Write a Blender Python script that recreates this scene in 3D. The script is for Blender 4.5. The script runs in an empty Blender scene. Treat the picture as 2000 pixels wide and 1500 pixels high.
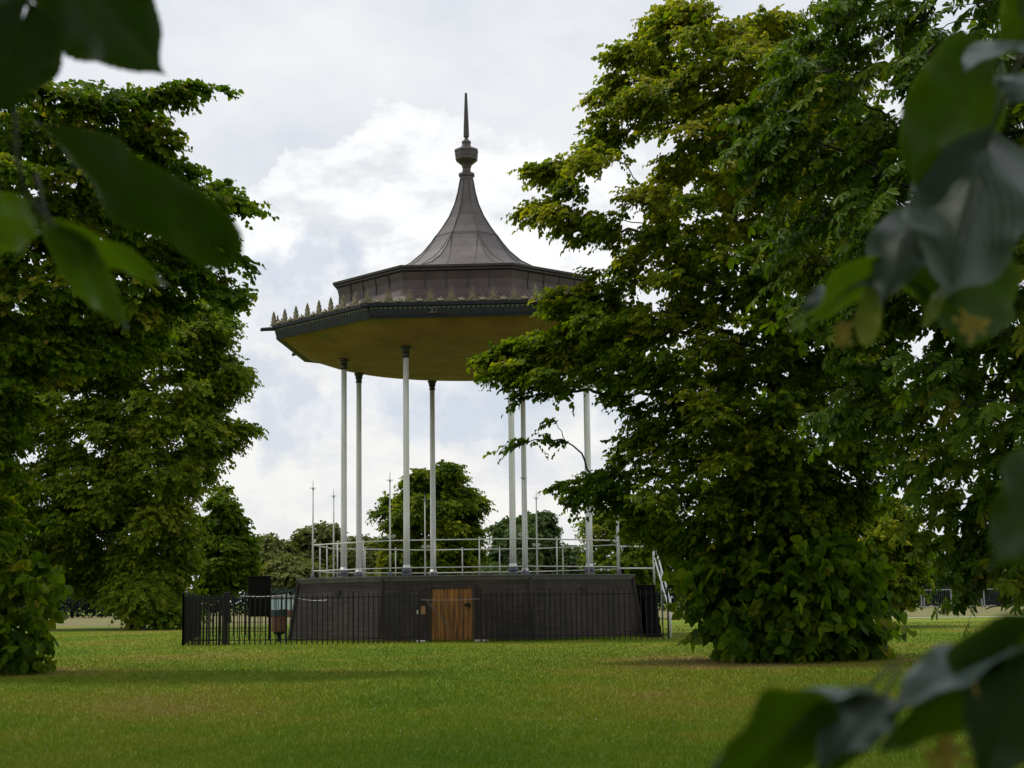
import bpy, bmesh, math, random
import numpy as np
from mathutils import Matrix, Vector, Euler
R = math.radians
PI = math.pi
rng = np.random.default_rng(7)
random.seed(7)
scene = bpy.context.scene
COL = scene.collection

# ------------------------------------------------------------------ camera constants
F, PITCH, ROLL, EYE = 3150.0, R(7.60617), R(0.72679), 1.0176      # for a 2000 px wide frame
CX, CY, A0 = -1.2215, 44.936, -25.56 + 22.5                       # bandstand axis and turn

def at(px, py, Y):
    "world point at distance Y (along +Y) seen at a photograph pixel"
    a, b = px - 1000.0, py - 750.0
    c, s = math.cos(ROLL), math.sin(ROLL)
    x, d = a * c - b * s, a * s + b * c
    cp, sp = math.cos(PITCH), math.sin(PITCH)
    v = np.array([x / F, cp + d / F * sp, sp - d / F * cp])
    v = v * (Y / v[1])
    return np.array([v[0], v[1], v[2] + EYE])

# ------------------------------------------------------------------ object helpers
def tag(o, label=None, cat=None, group=None, kind=None):
    if label: o["label"] = label
    if cat: o["category"] = cat
    if group: o["group"] = group
    if kind: o["kind"] = kind
    return o

def empty(name, loc, rz=0.0):
    o = bpy.data.objects.new(name, None)
    o.empty_display_size = 0.3
    COL.objects.link(o)
    o.location = loc
    o.rotation_euler = (0, 0, rz)
    return o

def np_mesh(name, verts, faces_flat, sizes, smooth=False, attrs=None):
    me = bpy.data.meshes.new(name)
    verts = np.asarray(verts, dtype=np.float32)
    faces_flat = np.asarray(faces_flat, dtype=np.int32)
    sizes = np.asarray(sizes, dtype=np.int32)
    me.vertices.add(len(verts))
    me.vertices.foreach_set("co", verts.ravel())
    me.loops.add(len(faces_flat))
    me.loops.foreach_set("vertex_index", faces_flat)
    me.polygons.add(len(sizes))
    st = np.zeros(len(sizes), dtype=np.int32)
    st[1:] = np.cumsum(sizes)[:-1]
    me.polygons.foreach_set("loop_start", st)
    if attrs:
        for k, v in attrs.items():
            a = me.attributes.new(k, 'FLOAT', 'POINT')
            a.data.foreach_set("value", np.asarray(v, dtype=np.float32))
    me.update(calc_edges=True)
    me.validate()
    if smooth:
        me.polygons.foreach_set("use_smooth", np.ones(len(me.polygons), dtype=bool))
    return me

def link(name, me, mat, parent=None):
    o = bpy.data.objects.new(name, me)
    COL.objects.link(o)
    if mat is not None and not me.materials: me.materials.append(mat)
    if parent is not None: o.parent = parent
    return o

class MB:
    "collects shapes; build() links them as one mesh object"
    def __init__(self): self.v, self.f = [], []
    def add(self, vs, fs):
        n = len(self.v)
        self.v += [tuple(p) for p in vs]
        self.f += [tuple(i + n for i in f) for f in fs]
    def box(self, c, size, rz=0.0, M=None):
        x, y, z = [s / 2 for s in size]
        vs = [Vector((i * x, j * y, k * z)) for i in (-1, 1) for j in (-1, 1) for k in (-1, 1)]
        rot = Matrix.Rotation(rz, 3, 'Z') if M is None else M
        vs = [rot @ v + Vector(c) for v in vs]
        self.add(vs, [(0, 1, 3, 2), (4, 6, 7, 5), (0, 4, 5, 1), (2, 3, 7, 6), (0, 2, 6, 4), (1, 5, 7, 3)])
    def tube(self, pts, radii, n=8, caps=True):
        pts = [Vector(p) for p in pts]
        if not hasattr(radii, '__len__'): radii = [radii] * len(pts)
        base = len(self.v)
        ref = Vector((0.31, 0.17, 0.93))
        for i, p in enumerate(pts):
            d = (pts[min(i + 1, len(pts) - 1)] - pts[max(i - 1, 0)]).normalized()
            r = ref if abs(d.dot(ref)) < 0.95 else Vector((1, 0, 0))
            a = d.cross(r).normalized(); b = d.cross(a)
            for k in range(n):
                t = 2 * PI * k / n
                self.v.append(tuple(p + (a * math.cos(t) + b * math.sin(t)) * radii[i]))
        for i in range(len(pts) - 1):
            for k in range(n):
                q = base + i * n
                self.f.append((q + k, q + (k + 1) % n, q + n + (k + 1) % n, q + n + k))
        if caps:
            self.f.append(tuple(base + k for k in range(n)))
            self.f.append(tuple(base + (len(pts) - 1) * n + k for k in reversed(range(n))))
    def lathe(self, prof, n=24, phase=0.0, c=(0, 0), caps=True):
        base = len(self.v)
        for r, z in prof:
            for k in range(n):
                t = phase + 2 * PI * k / n
                self.v.append((c[0] + r * math.cos(t), c[1] + r * math.sin(t), z))
        for i in range(len(prof) - 1):
            for k in range(n):
                q = base + i * n
                self.f.append((q + k, q + (k + 1) % n, q + n + (k + 1) % n, q + n + k))
        if caps:
            self.f.append(tuple(base + k for k in reversed(range(n))))
            self.f.append(tuple(base + (len(prof) - 1) * n + k for k in range(n)))
    def build(self, name, mat, parent=None, smooth=False, bevel=0.0):
        me = bpy.data.meshes.new(name)
        me.from_pydata(self.v, [], self.f)
        me.update()
        bm = bmesh.new(); bm.from_mesh(me)
        bmesh.ops.recalc_face_normals(bm, faces=bm.faces)
        if bevel: bmesh.ops.bevel(bm, geom=list(bm.edges), offset=bevel, segments=1, affect='EDGES')
        bm.to_mesh(me); bm.free()
        if smooth:
            for p in me.polygons: p.use_smooth = True
        return link(name, me, mat, parent)

# ------------------------------------------------------------------ materials
def newmat(name):
    m = bpy.data.materials.new(name); m.use_nodes = True
    nt = m.node_tree; nt.nodes.clear()
    out = nt.nodes.new('ShaderNodeOutputMaterial')
    return m, nt, out

def N(nt, t, **kw):
    n = nt.nodes.new(t)
    for k, v in kw.items():
        if k.startswith('_'): setattr(n, k[1:], v)
        else: n.inputs[k.replace('__', ' ')].default_value = v
    return n

def ramp(nt, fac, stops):
    r = nt.nodes.new('ShaderNodeValToRGB')
    el = r.color_ramp.elements
    while len(el) > 1: el.remove(el[-1])
    el[0].position = stops[0][0]; el[0].color = (*stops[0][1], 1)
    for p, c in stops[1:]:
        e = el.new(p); e.color = (*c, 1)
    if fac is not None: nt.links.new(fac, r.inputs[0])
    return r

def paint(name, c1, c2, scale=3.0, rough=0.5, metal=0.0, bump=0.0, bscale=40.0, stretch=(1, 1, 1), spec=0.5):
    m, nt, out = newmat(name)
    tc = N(nt, 'ShaderNodeTexCoord')
    mp = N(nt, 'ShaderNodeMapping'); mp.inputs['Scale'].default_value = stretch
    nt.links.new(tc.outputs['Object'], mp.inputs['Vector'])
    no = N(nt, 'ShaderNodeTexNoise', Scale=scale, Detail=7.0, Roughness=0.62)
    nt.links.new(mp.outputs[0], no.inputs['Vector'])
    r = ramp(nt, no.outputs['Fac'], [(0.3, c1), (0.7, c2)])
    b = N(nt, 'ShaderNodeBsdfPrincipled', Roughness=rough, Metallic=metal)
    b.inputs['Specular IOR Level'].default_value = spec
    nt.links.new(r.outputs[0], b.inputs['Base Color'])
    if bump:
        n2 = N(nt, 'ShaderNodeTexNoise', Scale=bscale, Detail=4.0)
        nt.links.new(mp.outputs[0], n2.inputs['Vector'])
        bp = N(nt, 'ShaderNodeBump', Strength=bump, Distance=0.02)
        nt.links.new(n2.outputs['Fac'], bp.inputs['Height'])
        nt.links.new(bp.outputs[0], b.inputs['Normal'])
    nt.links.new(b.outputs[0], out.inputs[0])
    return m

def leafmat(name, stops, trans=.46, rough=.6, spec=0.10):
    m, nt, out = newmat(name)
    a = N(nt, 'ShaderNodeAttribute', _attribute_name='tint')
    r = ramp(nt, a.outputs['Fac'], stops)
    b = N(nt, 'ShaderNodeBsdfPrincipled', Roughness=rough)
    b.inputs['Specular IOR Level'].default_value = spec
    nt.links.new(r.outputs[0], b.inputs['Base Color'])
    t = N(nt, 'ShaderNodeBsdfTranslucent')
    g = N(nt, 'ShaderNodeMix', _data_type='RGBA', _blend_type='MULTIPLY')
    g.inputs[0].default_value = 1.0
    nt.links.new(r.outputs[0], g.inputs[6]); g.inputs[7].default_value = (1.65, 1.75, 0.4, 1)
    nt.links.new(g.outputs[2], t.inputs[0])
    mx = N(nt, 'ShaderNodeMixShader'); mx.inputs[0].default_value = trans
    nt.links.new(b.outputs[0], mx.inputs[1]); nt.links.new(t.outputs[0], mx.inputs[2])
    nt.links.new(mx.outputs[0], out.inputs[0])
    return m

M = {}
M['white'] = paint('white_paint', (.62, .62, .605), (.80, .80, .785), 2.5, .45, stretch=(6, 6, .7))
M['rail'] = paint('cream_rail_paint', (.48, .48, .44), (.66, .66, .62), 5, .5)
M['iron'] = paint('black_iron', (.009, .009, .009), (.019, .018, .017), 9, .6, spec=.2)
M['navy'] = paint('dark_navy_gutter', (.008, .009, .015), (.020, .022, .034), 5, .5, bump=.2, spec=.3)
M['navylight'] = paint('worn_gutter_moulding', (.07, .07, .08), (.17, .165, .165), 9, .5)
M['navymould'] = paint('worn_navy_moulding', (.010, .011, .018), (.040, .041, .052), 16, .5, spec=.3)
M['gilt'] = paint('weathered_gilding', (.05, .044, .028), (.28, .235, .13), 18, .6)
M['copper'] = paint('weathered_copper_roof', (.056, .044, .040), (.105, .090, .085), 1.6, .42, metal=.2, bump=.15, bscale=7, stretch=(1, 1, .6))
M['copperband'] = paint('brown_copper_band', (.050, .031, .027), (.088, .061, .054), 1.8, .5, metal=.1, bump=.15, bscale=6)
M['seam'] = paint('roof_seam', (.03, .024, .022), (.055, .045, .042), 8, .5)
M['ceiling'] = paint('ochre_ceiling', (.135, .088, .012), (.19, .13, .024), .9, .7)
def ceilmat():
    m, nt, out = newmat('stained_ochre_ceiling')
    tc = N(nt, 'ShaderNodeTexCoord')
    n1 = N(nt, 'ShaderNodeTexNoise', Scale=.9, Detail=8.0, Roughness=.65); nt.links.new(tc.outputs['Object'], n1.inputs['Vector'])
    n2 = N(nt, 'ShaderNodeTexNoise', Scale=.55, Detail=5.0, Roughness=.6); n2.inputs['Distortion'].default_value = .6
    mp = N(nt, 'ShaderNodeMapping'); mp.inputs['Location'].default_value = (4, 2, 1); nt.links.new(tc.outputs['Object'], mp.inputs['Vector']); nt.links.new(mp.outputs[0], n2.inputs['Vector'])
    c1 = ramp(nt, n1.outputs['Fac'], [(.28, (.15, .078, .024)), (.5, (.23, .127, .044)), (.72, (.29, .174, .072))])
    g = ramp(nt, n2.outputs['Fac'], [(.56, (0, 0, 0)), (.68, (.7, .7, .7))])
    mx = N(nt, 'ShaderNodeMix', _data_type='RGBA'); nt.links.new(g.outputs[0], mx.inputs[0]); nt.links.new(c1.outputs[0], mx.inputs[6]); mx.inputs[7].default_value = (.075, .105, .05, 1)
    b = N(nt, 'ShaderNodeBsdfPrincipled', Roughness=.7); nt.links.new(mx.outputs[2], b.inputs['Base Color']); nt.links.new(b.outputs[0], out.inputs[0])
    return m
M['ceiling'] = ceilmat()
M['deck'] = paint('stage_deck', (.08, .075, .07), (.14, .13, .12), 4, .8)
M['capital'] = paint('black_capital', (.012, .012, .015), (.03, .03, .035), 9, .45)
M['basegrey'] = paint('grey_base_paint', (.05, .055, .07), (.12, .125, .15), 9, .5)
M['dark'] = paint('dark_opening', (.008, .007, .007), (.014, .013, .012), 9, .8)
M['board'] = paint('black_board', (.004, .004, .004), (.008, .008, .008), 6, .8, spec=.1)
M['binwood'] = paint('brown_bin_wood', (.07, .027, .012), (.17, .07, .03), 12, .6, stretch=(6, 6, .5))
M['bingreen'] = paint('dark_green_bin_top', (.006, .02, .02), (.014, .04, .04), 8, .5)
M['teal'] = paint('pale_teal_paint', (.30, .45, .44), (.42, .56, .55), 3, .6)
M['stone'] = paint('pale_stone', (.32, .31, .29), (.5, .49, .46), 8, .8)
M['orange'] = paint('orange_notice', (.22, .10, .045), (.38, .20, .10), 20, .7)
M['galv'] = paint('galvanised_steel', (.22, .23, .245), (.36, .37, .38), 9, .45, metal=.3)
M['bark'] = paint('dark_bark', (.012, .010, .008), (.034, .028, .022), 5, .9, bump=.6, bscale=14, stretch=(1, 1, .25))
M['greentwig'] = paint('brown_green_twig', (.03, .035, .012), (.06, .06, .02), 30, .6)

def plinthmat():
    m, nt, out = newmat('dark_stained_boards')
    tc = N(nt, 'ShaderNodeTexCoord')
    sx = N(nt, 'ShaderNodeSeparateXYZ'); nt.links.new(tc.outputs['Object'], sx.inputs[0])
    mp = N(nt, 'ShaderNodeMapping'); mp.inputs['Scale'].default_value = (.7, .7, 9)
    nt.links.new(tc.outputs['Object'], mp.inputs['Vector'])
    no = N(nt, 'ShaderNodeTexNoise', Scale=2.2, Detail=8.0, Roughness=.65)
    nt.links.new(mp.outputs[0], no.inputs['Vector'])
    n2 = N(nt, 'ShaderNodeTexNoise', Scale=.8, Detail=4.0)
    nt.links.new(tc.outputs['Object'], n2.inputs['Vector'])
    r = ramp(nt, no.outputs['Fac'], [(.3, (.026, .021, .019)), (.55, (.044, .036, .032)), (.75, (.075, .058, .049))])
    mx = N(nt, 'ShaderNodeMix', _data_type='RGBA', _blend_type='MULTIPLY'); mx.inputs[0].default_value = .6
    r2 = ramp(nt, n2.outputs['Fac'], [(.35, (.7, .72, .75)), (.65, (1.25, 1.1, 1.0))])
    nt.links.new(r.outputs[0], mx.inputs[6]); nt.links.new(r2.outputs[0], mx.inputs[7])
    b = N(nt, 'ShaderNodeBsdfPrincipled', Roughness=.7)
    b.inputs['Specular IOR Level'].default_value = .2
    nt.links.new(mx.outputs[2], b.inputs['Base Color'])
    mp3 = N(nt, 'ShaderNodeMapping'); mp3.inputs['Scale'].default_value = (4.5, 4.5, .35); nt.links.new(tc.outputs['Object'], mp3.inputs['Vector'])
    n3 = N(nt, 'ShaderNodeTexNoise', Scale=1.6, Detail=6.0, Roughness=.7); nt.links.new(mp3.outputs[0], n3.inputs['Vector'])
    r3 = ramp(nt, n3.outputs['Fac'], [(.36, (.62, .62, .64)), (.52, (1, 1, 1)), (.68, (1.45, 1.40, 1.38))])
    m3 = N(nt, 'ShaderNodeMix', _data_type='RGBA', _blend_type='MULTIPLY'); m3.inputs[0].default_value = .8
    nt.links.new(mx.outputs[2], m3.inputs[6]); nt.links.new(r3.outputs[0], m3.inputs[7]); nt.links.new(m3.outputs[2], b.inputs['Base Color'])
    bp = N(nt, 'ShaderNodeBump', Strength=.35, Distance=.01)
    nt.links.new(no.outputs['Fac'], bp.inputs['Height']); nt.links.new(bp.outputs[0], b.inputs['Normal'])
    nt.links.new(b.outputs[0], out.inputs[0])
    return m
M['plinth'] = plinthmat()

def doormat():
    m, nt, out = newmat('orange_brown_door_planks')
    tc = N(nt, 'ShaderNodeTexCoord')
    mp = N(nt, 'ShaderNodeMapping'); mp.inputs['Scale'].default_value = (5.5, 1, .45)
    nt.links.new(tc.outputs['Object'], mp.inputs['Vector'])
    no = N(nt, 'ShaderNodeTexNoise', Scale=2.6, Detail=7.0, Roughness=.6)
    nt.links.new(mp.outputs[0], no.inputs['Vector'])
    r = ramp(nt, no.outputs['Fac'], [(.32, (.028, .010, .004)), (.43, (.12, .043, .007)), (.55, (.235, .090, .012)), (.72, (.34, .15, .024))])
    b = N(nt, 'ShaderNodeBsdfPrincipled', Roughness=.5)
    nt.links.new(r.outputs[0], b.inputs['Base Color'])
    nt.links.new(b.outputs[0], out.inputs[0])
    return m
M['door'] = doormat()

LIME = [(0, (.028, .064, .003)), (.45, (.066, .124, .004)), (.72, (.110, .165, .006)), (.9, (.15, .185, .010)), (1, (.24, .215, .025))]
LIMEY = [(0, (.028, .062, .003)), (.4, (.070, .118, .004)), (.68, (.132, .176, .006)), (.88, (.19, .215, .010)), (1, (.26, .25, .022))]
M['lime'] = leafmat('lime_leaves', LIME)
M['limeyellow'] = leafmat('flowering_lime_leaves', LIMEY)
M['plane'] = leafmat('mid_green_leaves', [(0, (.036, .072, .004)), (.5, (.092, .144, .006)), (.85, (.15, .195, .010)), (1, (.21, .22, .025))])
M['chestnut'] = leafmat('chestnut_leaves', [(0, (.026, .056, .003)), (.55, (.066, .118, .005)), (.88, (.115, .160, .008)), (1, (.18, .18, .014))], trans=.34, rough=.45)
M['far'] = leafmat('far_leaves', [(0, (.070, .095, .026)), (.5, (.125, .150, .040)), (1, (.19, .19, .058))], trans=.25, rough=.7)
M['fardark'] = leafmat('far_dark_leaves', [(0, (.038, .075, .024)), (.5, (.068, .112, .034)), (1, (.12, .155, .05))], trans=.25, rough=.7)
M['hedge'] = leafmat('hedge_leaves', [(0, (.012, .024, .020)), (.5, (.022, .036, .030)), (1, (.04, .056, .04))], trans=.15, rough=.7)

_b1, _b2 = at(1535, 1288, 26.2), at(-40, 1318, 24.8)
WEAR = [(_b1[0], _b1[1], 1.7, 3.6), (_b2[0], _b2[1], 1.2, 3.2)]
def grass_colour(nt):
    "green turf with straw patches, by place on the ground"
    g = N(nt, 'ShaderNodeNewGeometry')
    n1 = N(nt, 'ShaderNodeTexNoise', Scale=.22, Detail=5.0, Roughness=.6)
    mp = N(nt, 'ShaderNodeMapping'); mp.inputs['Scale'].default_value = (1.2, .75, 0); mp.inputs['Rotation'].default_value = (0, 0, .6)
    nt.links.new(g.outputs['Position'], mp.inputs['Vector'])
    nt.links.new(mp.outputs[0], n1.inputs['Vector'])
    n2 = N(nt, 'ShaderNodeTexNoise', Scale=1.5, Detail=6.0, Roughness=.7)
    nt.links.new(mp.outputs[0], n2.inputs['Vector'])
    n3 = N(nt, 'ShaderNodeTexNoise', Scale=18.0, Detail=4.0, Roughness=.7)
    nt.links.new(mp.outputs[0], n3.inputs['Vector'])
    add = N(nt, 'ShaderNodeMath', _operation='MULTIPLY_ADD'); add.inputs[1].default_value = .45
    n1m = N(nt, 'ShaderNodeMath', _operation='MULTIPLY_ADD'); n1m.inputs[1].default_value = 1.25; n1m.inputs[2].default_value = -.13
    nt.links.new(n1.outputs['Fac'], n1m.inputs[0])
    nt.links.new(n2.outputs['Fac'], add.inputs[0]); nt.links.new(n1m.outputs[0], add.inputs[2])
    ad2 = N(nt, 'ShaderNodeMath', _operation='MULTIPLY_ADD'); ad2.inputs[1].default_value = .28
    nt.links.new(n3.outputs['Fac'], ad2.inputs[0]); nt.links.new(add.outputs[0], ad2.inputs[2])
    tot = ad2
    for bx, by, r0, r1 in WEAR:
        d = N(nt, 'ShaderNodeVectorMath', _operation='DISTANCE'); nt.links.new(g.outputs['Position'], d.inputs[0]); d.inputs[1].default_value = (bx, by, 0)
        mr_ = N(nt, 'ShaderNodeMapRange'); mr_.inputs['From Min'].default_value = r0; mr_.inputs['From Max'].default_value = r1
        mr_.inputs['To Min'].default_value = .30; mr_.inputs['To Max'].default_value = 0; nt.links.new(d.outputs['Value'], mr_.inputs['Value'])
        ad = N(nt, 'ShaderNodeMath', _operation='ADD'); nt.links.new(tot.outputs[0], ad.inputs[0]); nt.links.new(mr_.outputs[0], ad.inputs[1]); tot = ad
    half = N(nt, 'ShaderNodeMath', _operation='MULTIPLY'); half.inputs[1].default_value = .7; nt.links.new(tot.outputs[0], half.inputs[0])
    return ramp(nt, half.outputs[0], [(p * .7, c) for p, c in [(.66, (.084, .148, .004)), (.82, (.120, .176, .006)), (.96, (.165, .184, .013)), (1.10, (.205, .175, .038)), (1.32, (.17, .125, .05))]])

def groundmat():
    m, nt, out = newmat('mown_lawn')
    c = grass_colour(nt)
    b = N(nt, 'ShaderNodeBsdfPrincipled', Roughness=.85)
    b.inputs['Specular IOR Level'].default_value = .1
    nt.links.new(c.outputs[0], b.inputs['Base Color'])
    g = N(nt, 'ShaderNodeNewGeometry')
    n = N(nt, 'ShaderNodeTexNoise', Scale=40.0, Detail=5.0)
    nt.links.new(g.outputs['Position'], n.inputs['Vector'])
    bp = N(nt, 'ShaderNodeBump', Strength=.6, Distance=.03)
    nt.links.new(n.outputs['Fac'], bp.inputs['Height']); nt.links.new(bp.outputs[0], b.inputs['Normal'])
    nt.links.new(b.outputs[0], out.inputs[0])
    return m
M['lawn'] = groundmat()

def blademat():
    m, nt, out = newmat('grass_blades')
    c = grass_colour(nt)
    a = N(nt, 'ShaderNodeAttribute', _attribute_name='tint')
    r = ramp(nt, a.outputs['Fac'], [(0, (.86, .9, .82)), (.9, (1.12, 1.12, 1.0)), (1, (1.4, 1.3, 1.3))])
    mx = N(nt, 'ShaderNodeMix', _data_type='RGBA', _blend_type='MULTIPLY'); mx.inputs[0].default_value = 1
    nt.links.new(c.outputs[0], mx.inputs[6]); nt.links.new(r.outputs[0], mx.inputs[7])
    b = N(nt, 'ShaderNodeBsdfPrincipled', Roughness=.6)
    b.inputs['Specular IOR Level'].default_value = .2
    nt.links.new(mx.outputs[2], b.inputs['Base Color'])
    t = N(nt, 'ShaderNodeBsdfTranslucent'); nt.links.new(mx.outputs[2], t.inputs[0])
    ms = N(nt, 'ShaderNodeMixShader'); ms.inputs[0].default_value = .3
    nt.links.new(b.outputs[0], ms.inputs[1]); nt.links.new(t.outputs[0], ms.inputs[2])
    nt.links.new(ms.outputs[0], out.inputs[0])
    return m
M['blade'] = blademat()
M['dry'] = paint('straw_dry_grass', (.10, .094, .014), (.155, .138, .028), .35, .9, bump=.4, bscale=8)
M['path'] = paint('pale_gravel_path', (.26, .24, .20), (.36, .33, .29), 1.2, .9)

# ------------------------------------------------------------------ ground
def sheet(name, pts, z, mat, kind='structure'):
    me = bpy.data.meshes.new(name)
    me.from_pydata([(x, y, z) for x, y in pts], [], [tuple(range(len(pts)))])
    me.update()
    o = link(name, me, mat)
    if o.data.polygons[0].normal.z < 0: o.data.flip_normals()
    return tag(o, kind=kind)
sheet('lawn', [(-1500, -200), (1500, -200), (1500, 2500), (-1500, 2500)], 0, M['lawn'])

def wavy_strip(name, y0, y1, amp0, amp1, z, mat, xa=-130, xb=130):
    xs = np.linspace(xa, xb, 120)
    fr = lambda x, a, s: a * (math.sin(x * .21 + s) + .6 * math.sin(x * .53 + 2 * s) + .4 * math.sin(x * 1.3 + 3 * s))
    pts = [(x, y0 + fr(x, amp0, 1.0)) for x in xs] + [(x, y1 + fr(x, amp1, 2.2)) for x in xs[::-1]]
    return sheet(name, pts, z, mat)
wavy_strip('dry_field', 76, 160, 1.2, .5, .004, M['dry'])
wavy_strip('path', 70.5, 72.3, .12, .12, .008, M['path'], 16, 130)

C225, S225 = math.cos(R(22.5)), math.sin(R(22.5))
def grass_blades(n):
    u = rng.random(n)
    y0, y1 = 9.0, 60.0
    p = -.9
    Y = (y0 ** p + u * (y1 ** p - y0 ** p)) ** (1 / p)
    X = (rng.random(n) * 2 - 1) * (.36 * Y + 1.5)
    h = rng.uniform(.018, .045, n); w = .0016 + .00016 * Y
    ang = rng.random(n) * 2 * PI
    lean = rng.normal(0, .02, (n, 2))
    v = np.zeros((n, 3, 3), dtype=np.float32)
    dx, dy = np.cos(ang) * w, np.sin(ang) * w
    v[:, 0] = np.c_[X - dx, Y - dy, np.zeros(n)]
    v[:, 1] = np.c_[X + dx, Y + dy, np.zeros(n)]
    v[:, 2] = np.c_[X + lean[:, 0], Y + lean[:, 1], h]
    k = 9000
    ta = rng.random(k) * 2 * PI
    rr = 5.05 * C225 / np.cos((ta - R(A0) + PI / 8) % (PI / 4) - PI / 8) + rng.uniform(.0, .16, k)
    hx = rng.uniform(.03, .13, k) * (.5 + .5 * np.sin(ta * 23) ** 2); dx, dy = rng.normal(0, .006, k), rng.normal(0, .006, k)
    q = np.zeros((k, 3, 3), dtype=np.float32); bx, by = CX + rr * np.cos(ta), CY + rr * np.sin(ta)
    q[:, 0] = np.c_[bx - dx, by - dy, np.zeros(k)]; q[:, 1] = np.c_[bx + dx, by + dy, np.zeros(k)]; q[:, 2] = np.c_[bx + rng.normal(0, .02, k), by + rng.normal(0, .02, k), hx]
    v = np.concatenate([v, q]); n += k
    t = np.repeat(rng.random(n), 3)
    me = np_mesh('grass', v.reshape(-1, 3), np.arange(n * 3), np.full(n, 3), attrs={'tint': t})
    tag(link('grass', me, M['blade']), label='short mown grass blades covering the park lawn', cat='grass', kind='stuff')
grass_blades(620000)
def clover():
    mb = MB()
    for q in range(170):
        px, py = random.gauss(random.choice((230, 480, 700, 1050)), 120), random.uniform(1375, 1490)
        Y = random.uniform(12, 22); p = at(px, py, 1.0); d = p - np.array([0, 0, EYE]); X = d[0] / d[1] * Y
        x, y, z, r_ = X, Y, random.uniform(.02, .045), random.uniform(.003, .006)
        mb.add([(x - r_, y, z), (x, y - r_, z), (x + r_, y, z), (x, y + r_, z), (x, y, z + r_), (x, y, z - r_)], [(0, 1, 4), (1, 2, 4), (2, 3, 4), (3, 0, 4), (1, 0, 5), (2, 1, 5), (3, 2, 5), (0, 3, 5)])
    tag(mb.build('clover', M['stone'], None), 'tiny white clover heads dotted through the near lawn', 'clover', kind='stuff')
clover()

# ------------------------------------------------------------------ foliage
def unit(a): return a / np.maximum(np.linalg.norm(a, axis=-1, keepdims=True), 1e-9)

def leaves_mesh(name, P, D, Nn, L, W, tint, fold=.22, curl=.12, shape=((.06, .38), (.42, .5), (.8, .27))):
    "simple folded leaves: P base, D axis, Nn upper side"
    n = len(P)
    D = unit(D); Nn = unit(Nn - D * (Nn * D).sum(1, keepdims=True)); S = np.cross(D, Nn)
    L = L[:, None]; W = W[:, None]
    f = np.abs(rng.normal(fold, .12, (n, 1)))
    mid = lambda a, s, up: P + D * L * a + S * W * s + Nn * (W * abs(s) * f * 2 - L * up)
    (a1, w1), (a2, w2), (a3, w3) = shape
    v = np.stack([P, mid(a1, w1, 0), mid(a2, w2, curl * .3), mid(a3, w3, curl * .7), mid(1, 0, curl), mid(a3, -w3, curl * .7), mid(a2, -w2, curl * .3), mid(a1, -w1, 0)], 1)
    idx = (np.arange(n) * 8)[:, None] + np.array([[0, 1, 2, 3, 4, 0, 4, 5, 6, 7]])
    return np_mesh(name, v.reshape(-1, 3), idx.ravel(), np.full(2 * n, 5), attrs={'tint': np.repeat(np.clip(tint, 0, 1), 8)})

def palm_leaves(P, D, Nn, L, tint):
    "five to seven leaflets fanned from one point; returned as simple-leaf arrays"
    D = unit(D); Nn = unit(Nn - D * (Nn * D).sum(1, keepdims=True)); S = np.cross(D, Nn)
    oP, oD, oN, oL, oT = [], [], [], [], []
    for k, (a, s) in enumerate(((-118, .5), (-72, .75), (-34, .95), (0, 1.05), (34, .95), (72, .75), (118, .5))):
        t = R(a) + rng.normal(0, .08, len(P))
        d = D * np.cos(t)[:, None] + S * np.sin(t)[:, None] - Nn * rng.uniform(.1, .5, (len(P), 1))
        oP.append(P); oD.append(d); oN.append(Nn + rng.normal(0, .12, Nn.shape)); oL.append(L * s * rng.uniform(.85, 1.1, len(P))); oT.append(tint + rng.normal(0, .05, len(P)))
    return map(np.concatenate, (oP, oD, oN, oL, oT))

def inside(poly, x, y):
    c = False; n = len(poly); j = n - 1
    for i in range(n):
        xi, yi = poly[i]; xj, yj = poly[j]
        if (yi > y) != (yj > y) and x < (xj - xi) * (y - yi) / (yj - yi) + xi: c = not c
        j = i
    return c
def edge_dist(poly, x, y):
    p = np.array(poly, float); q = np.roll(p, -1, 0); d = q - p
    t = np.clip(((np.array([x, y]) - p) * d).sum(1) / np.maximum((d * d).sum(1), 1e-9), 0, 1)
    return float(np.sqrt((((p + d * t[:, None]) - (x, y)) ** 2).sum(1)).min())

def smooth_path(a, b, bow, n=6, wob=.0):
    a, b = np.array(a, float), np.array(b, float)
    t = np.linspace(0, 1, n)[:, None]
    p = a + (b - a) * t
    p[:, 2] += (np.sin(t[:, 0] * PI)) * bow
    if wob: p[1:-1] += rng.normal(0, wob, (n - 2, 3))
    return p

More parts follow.
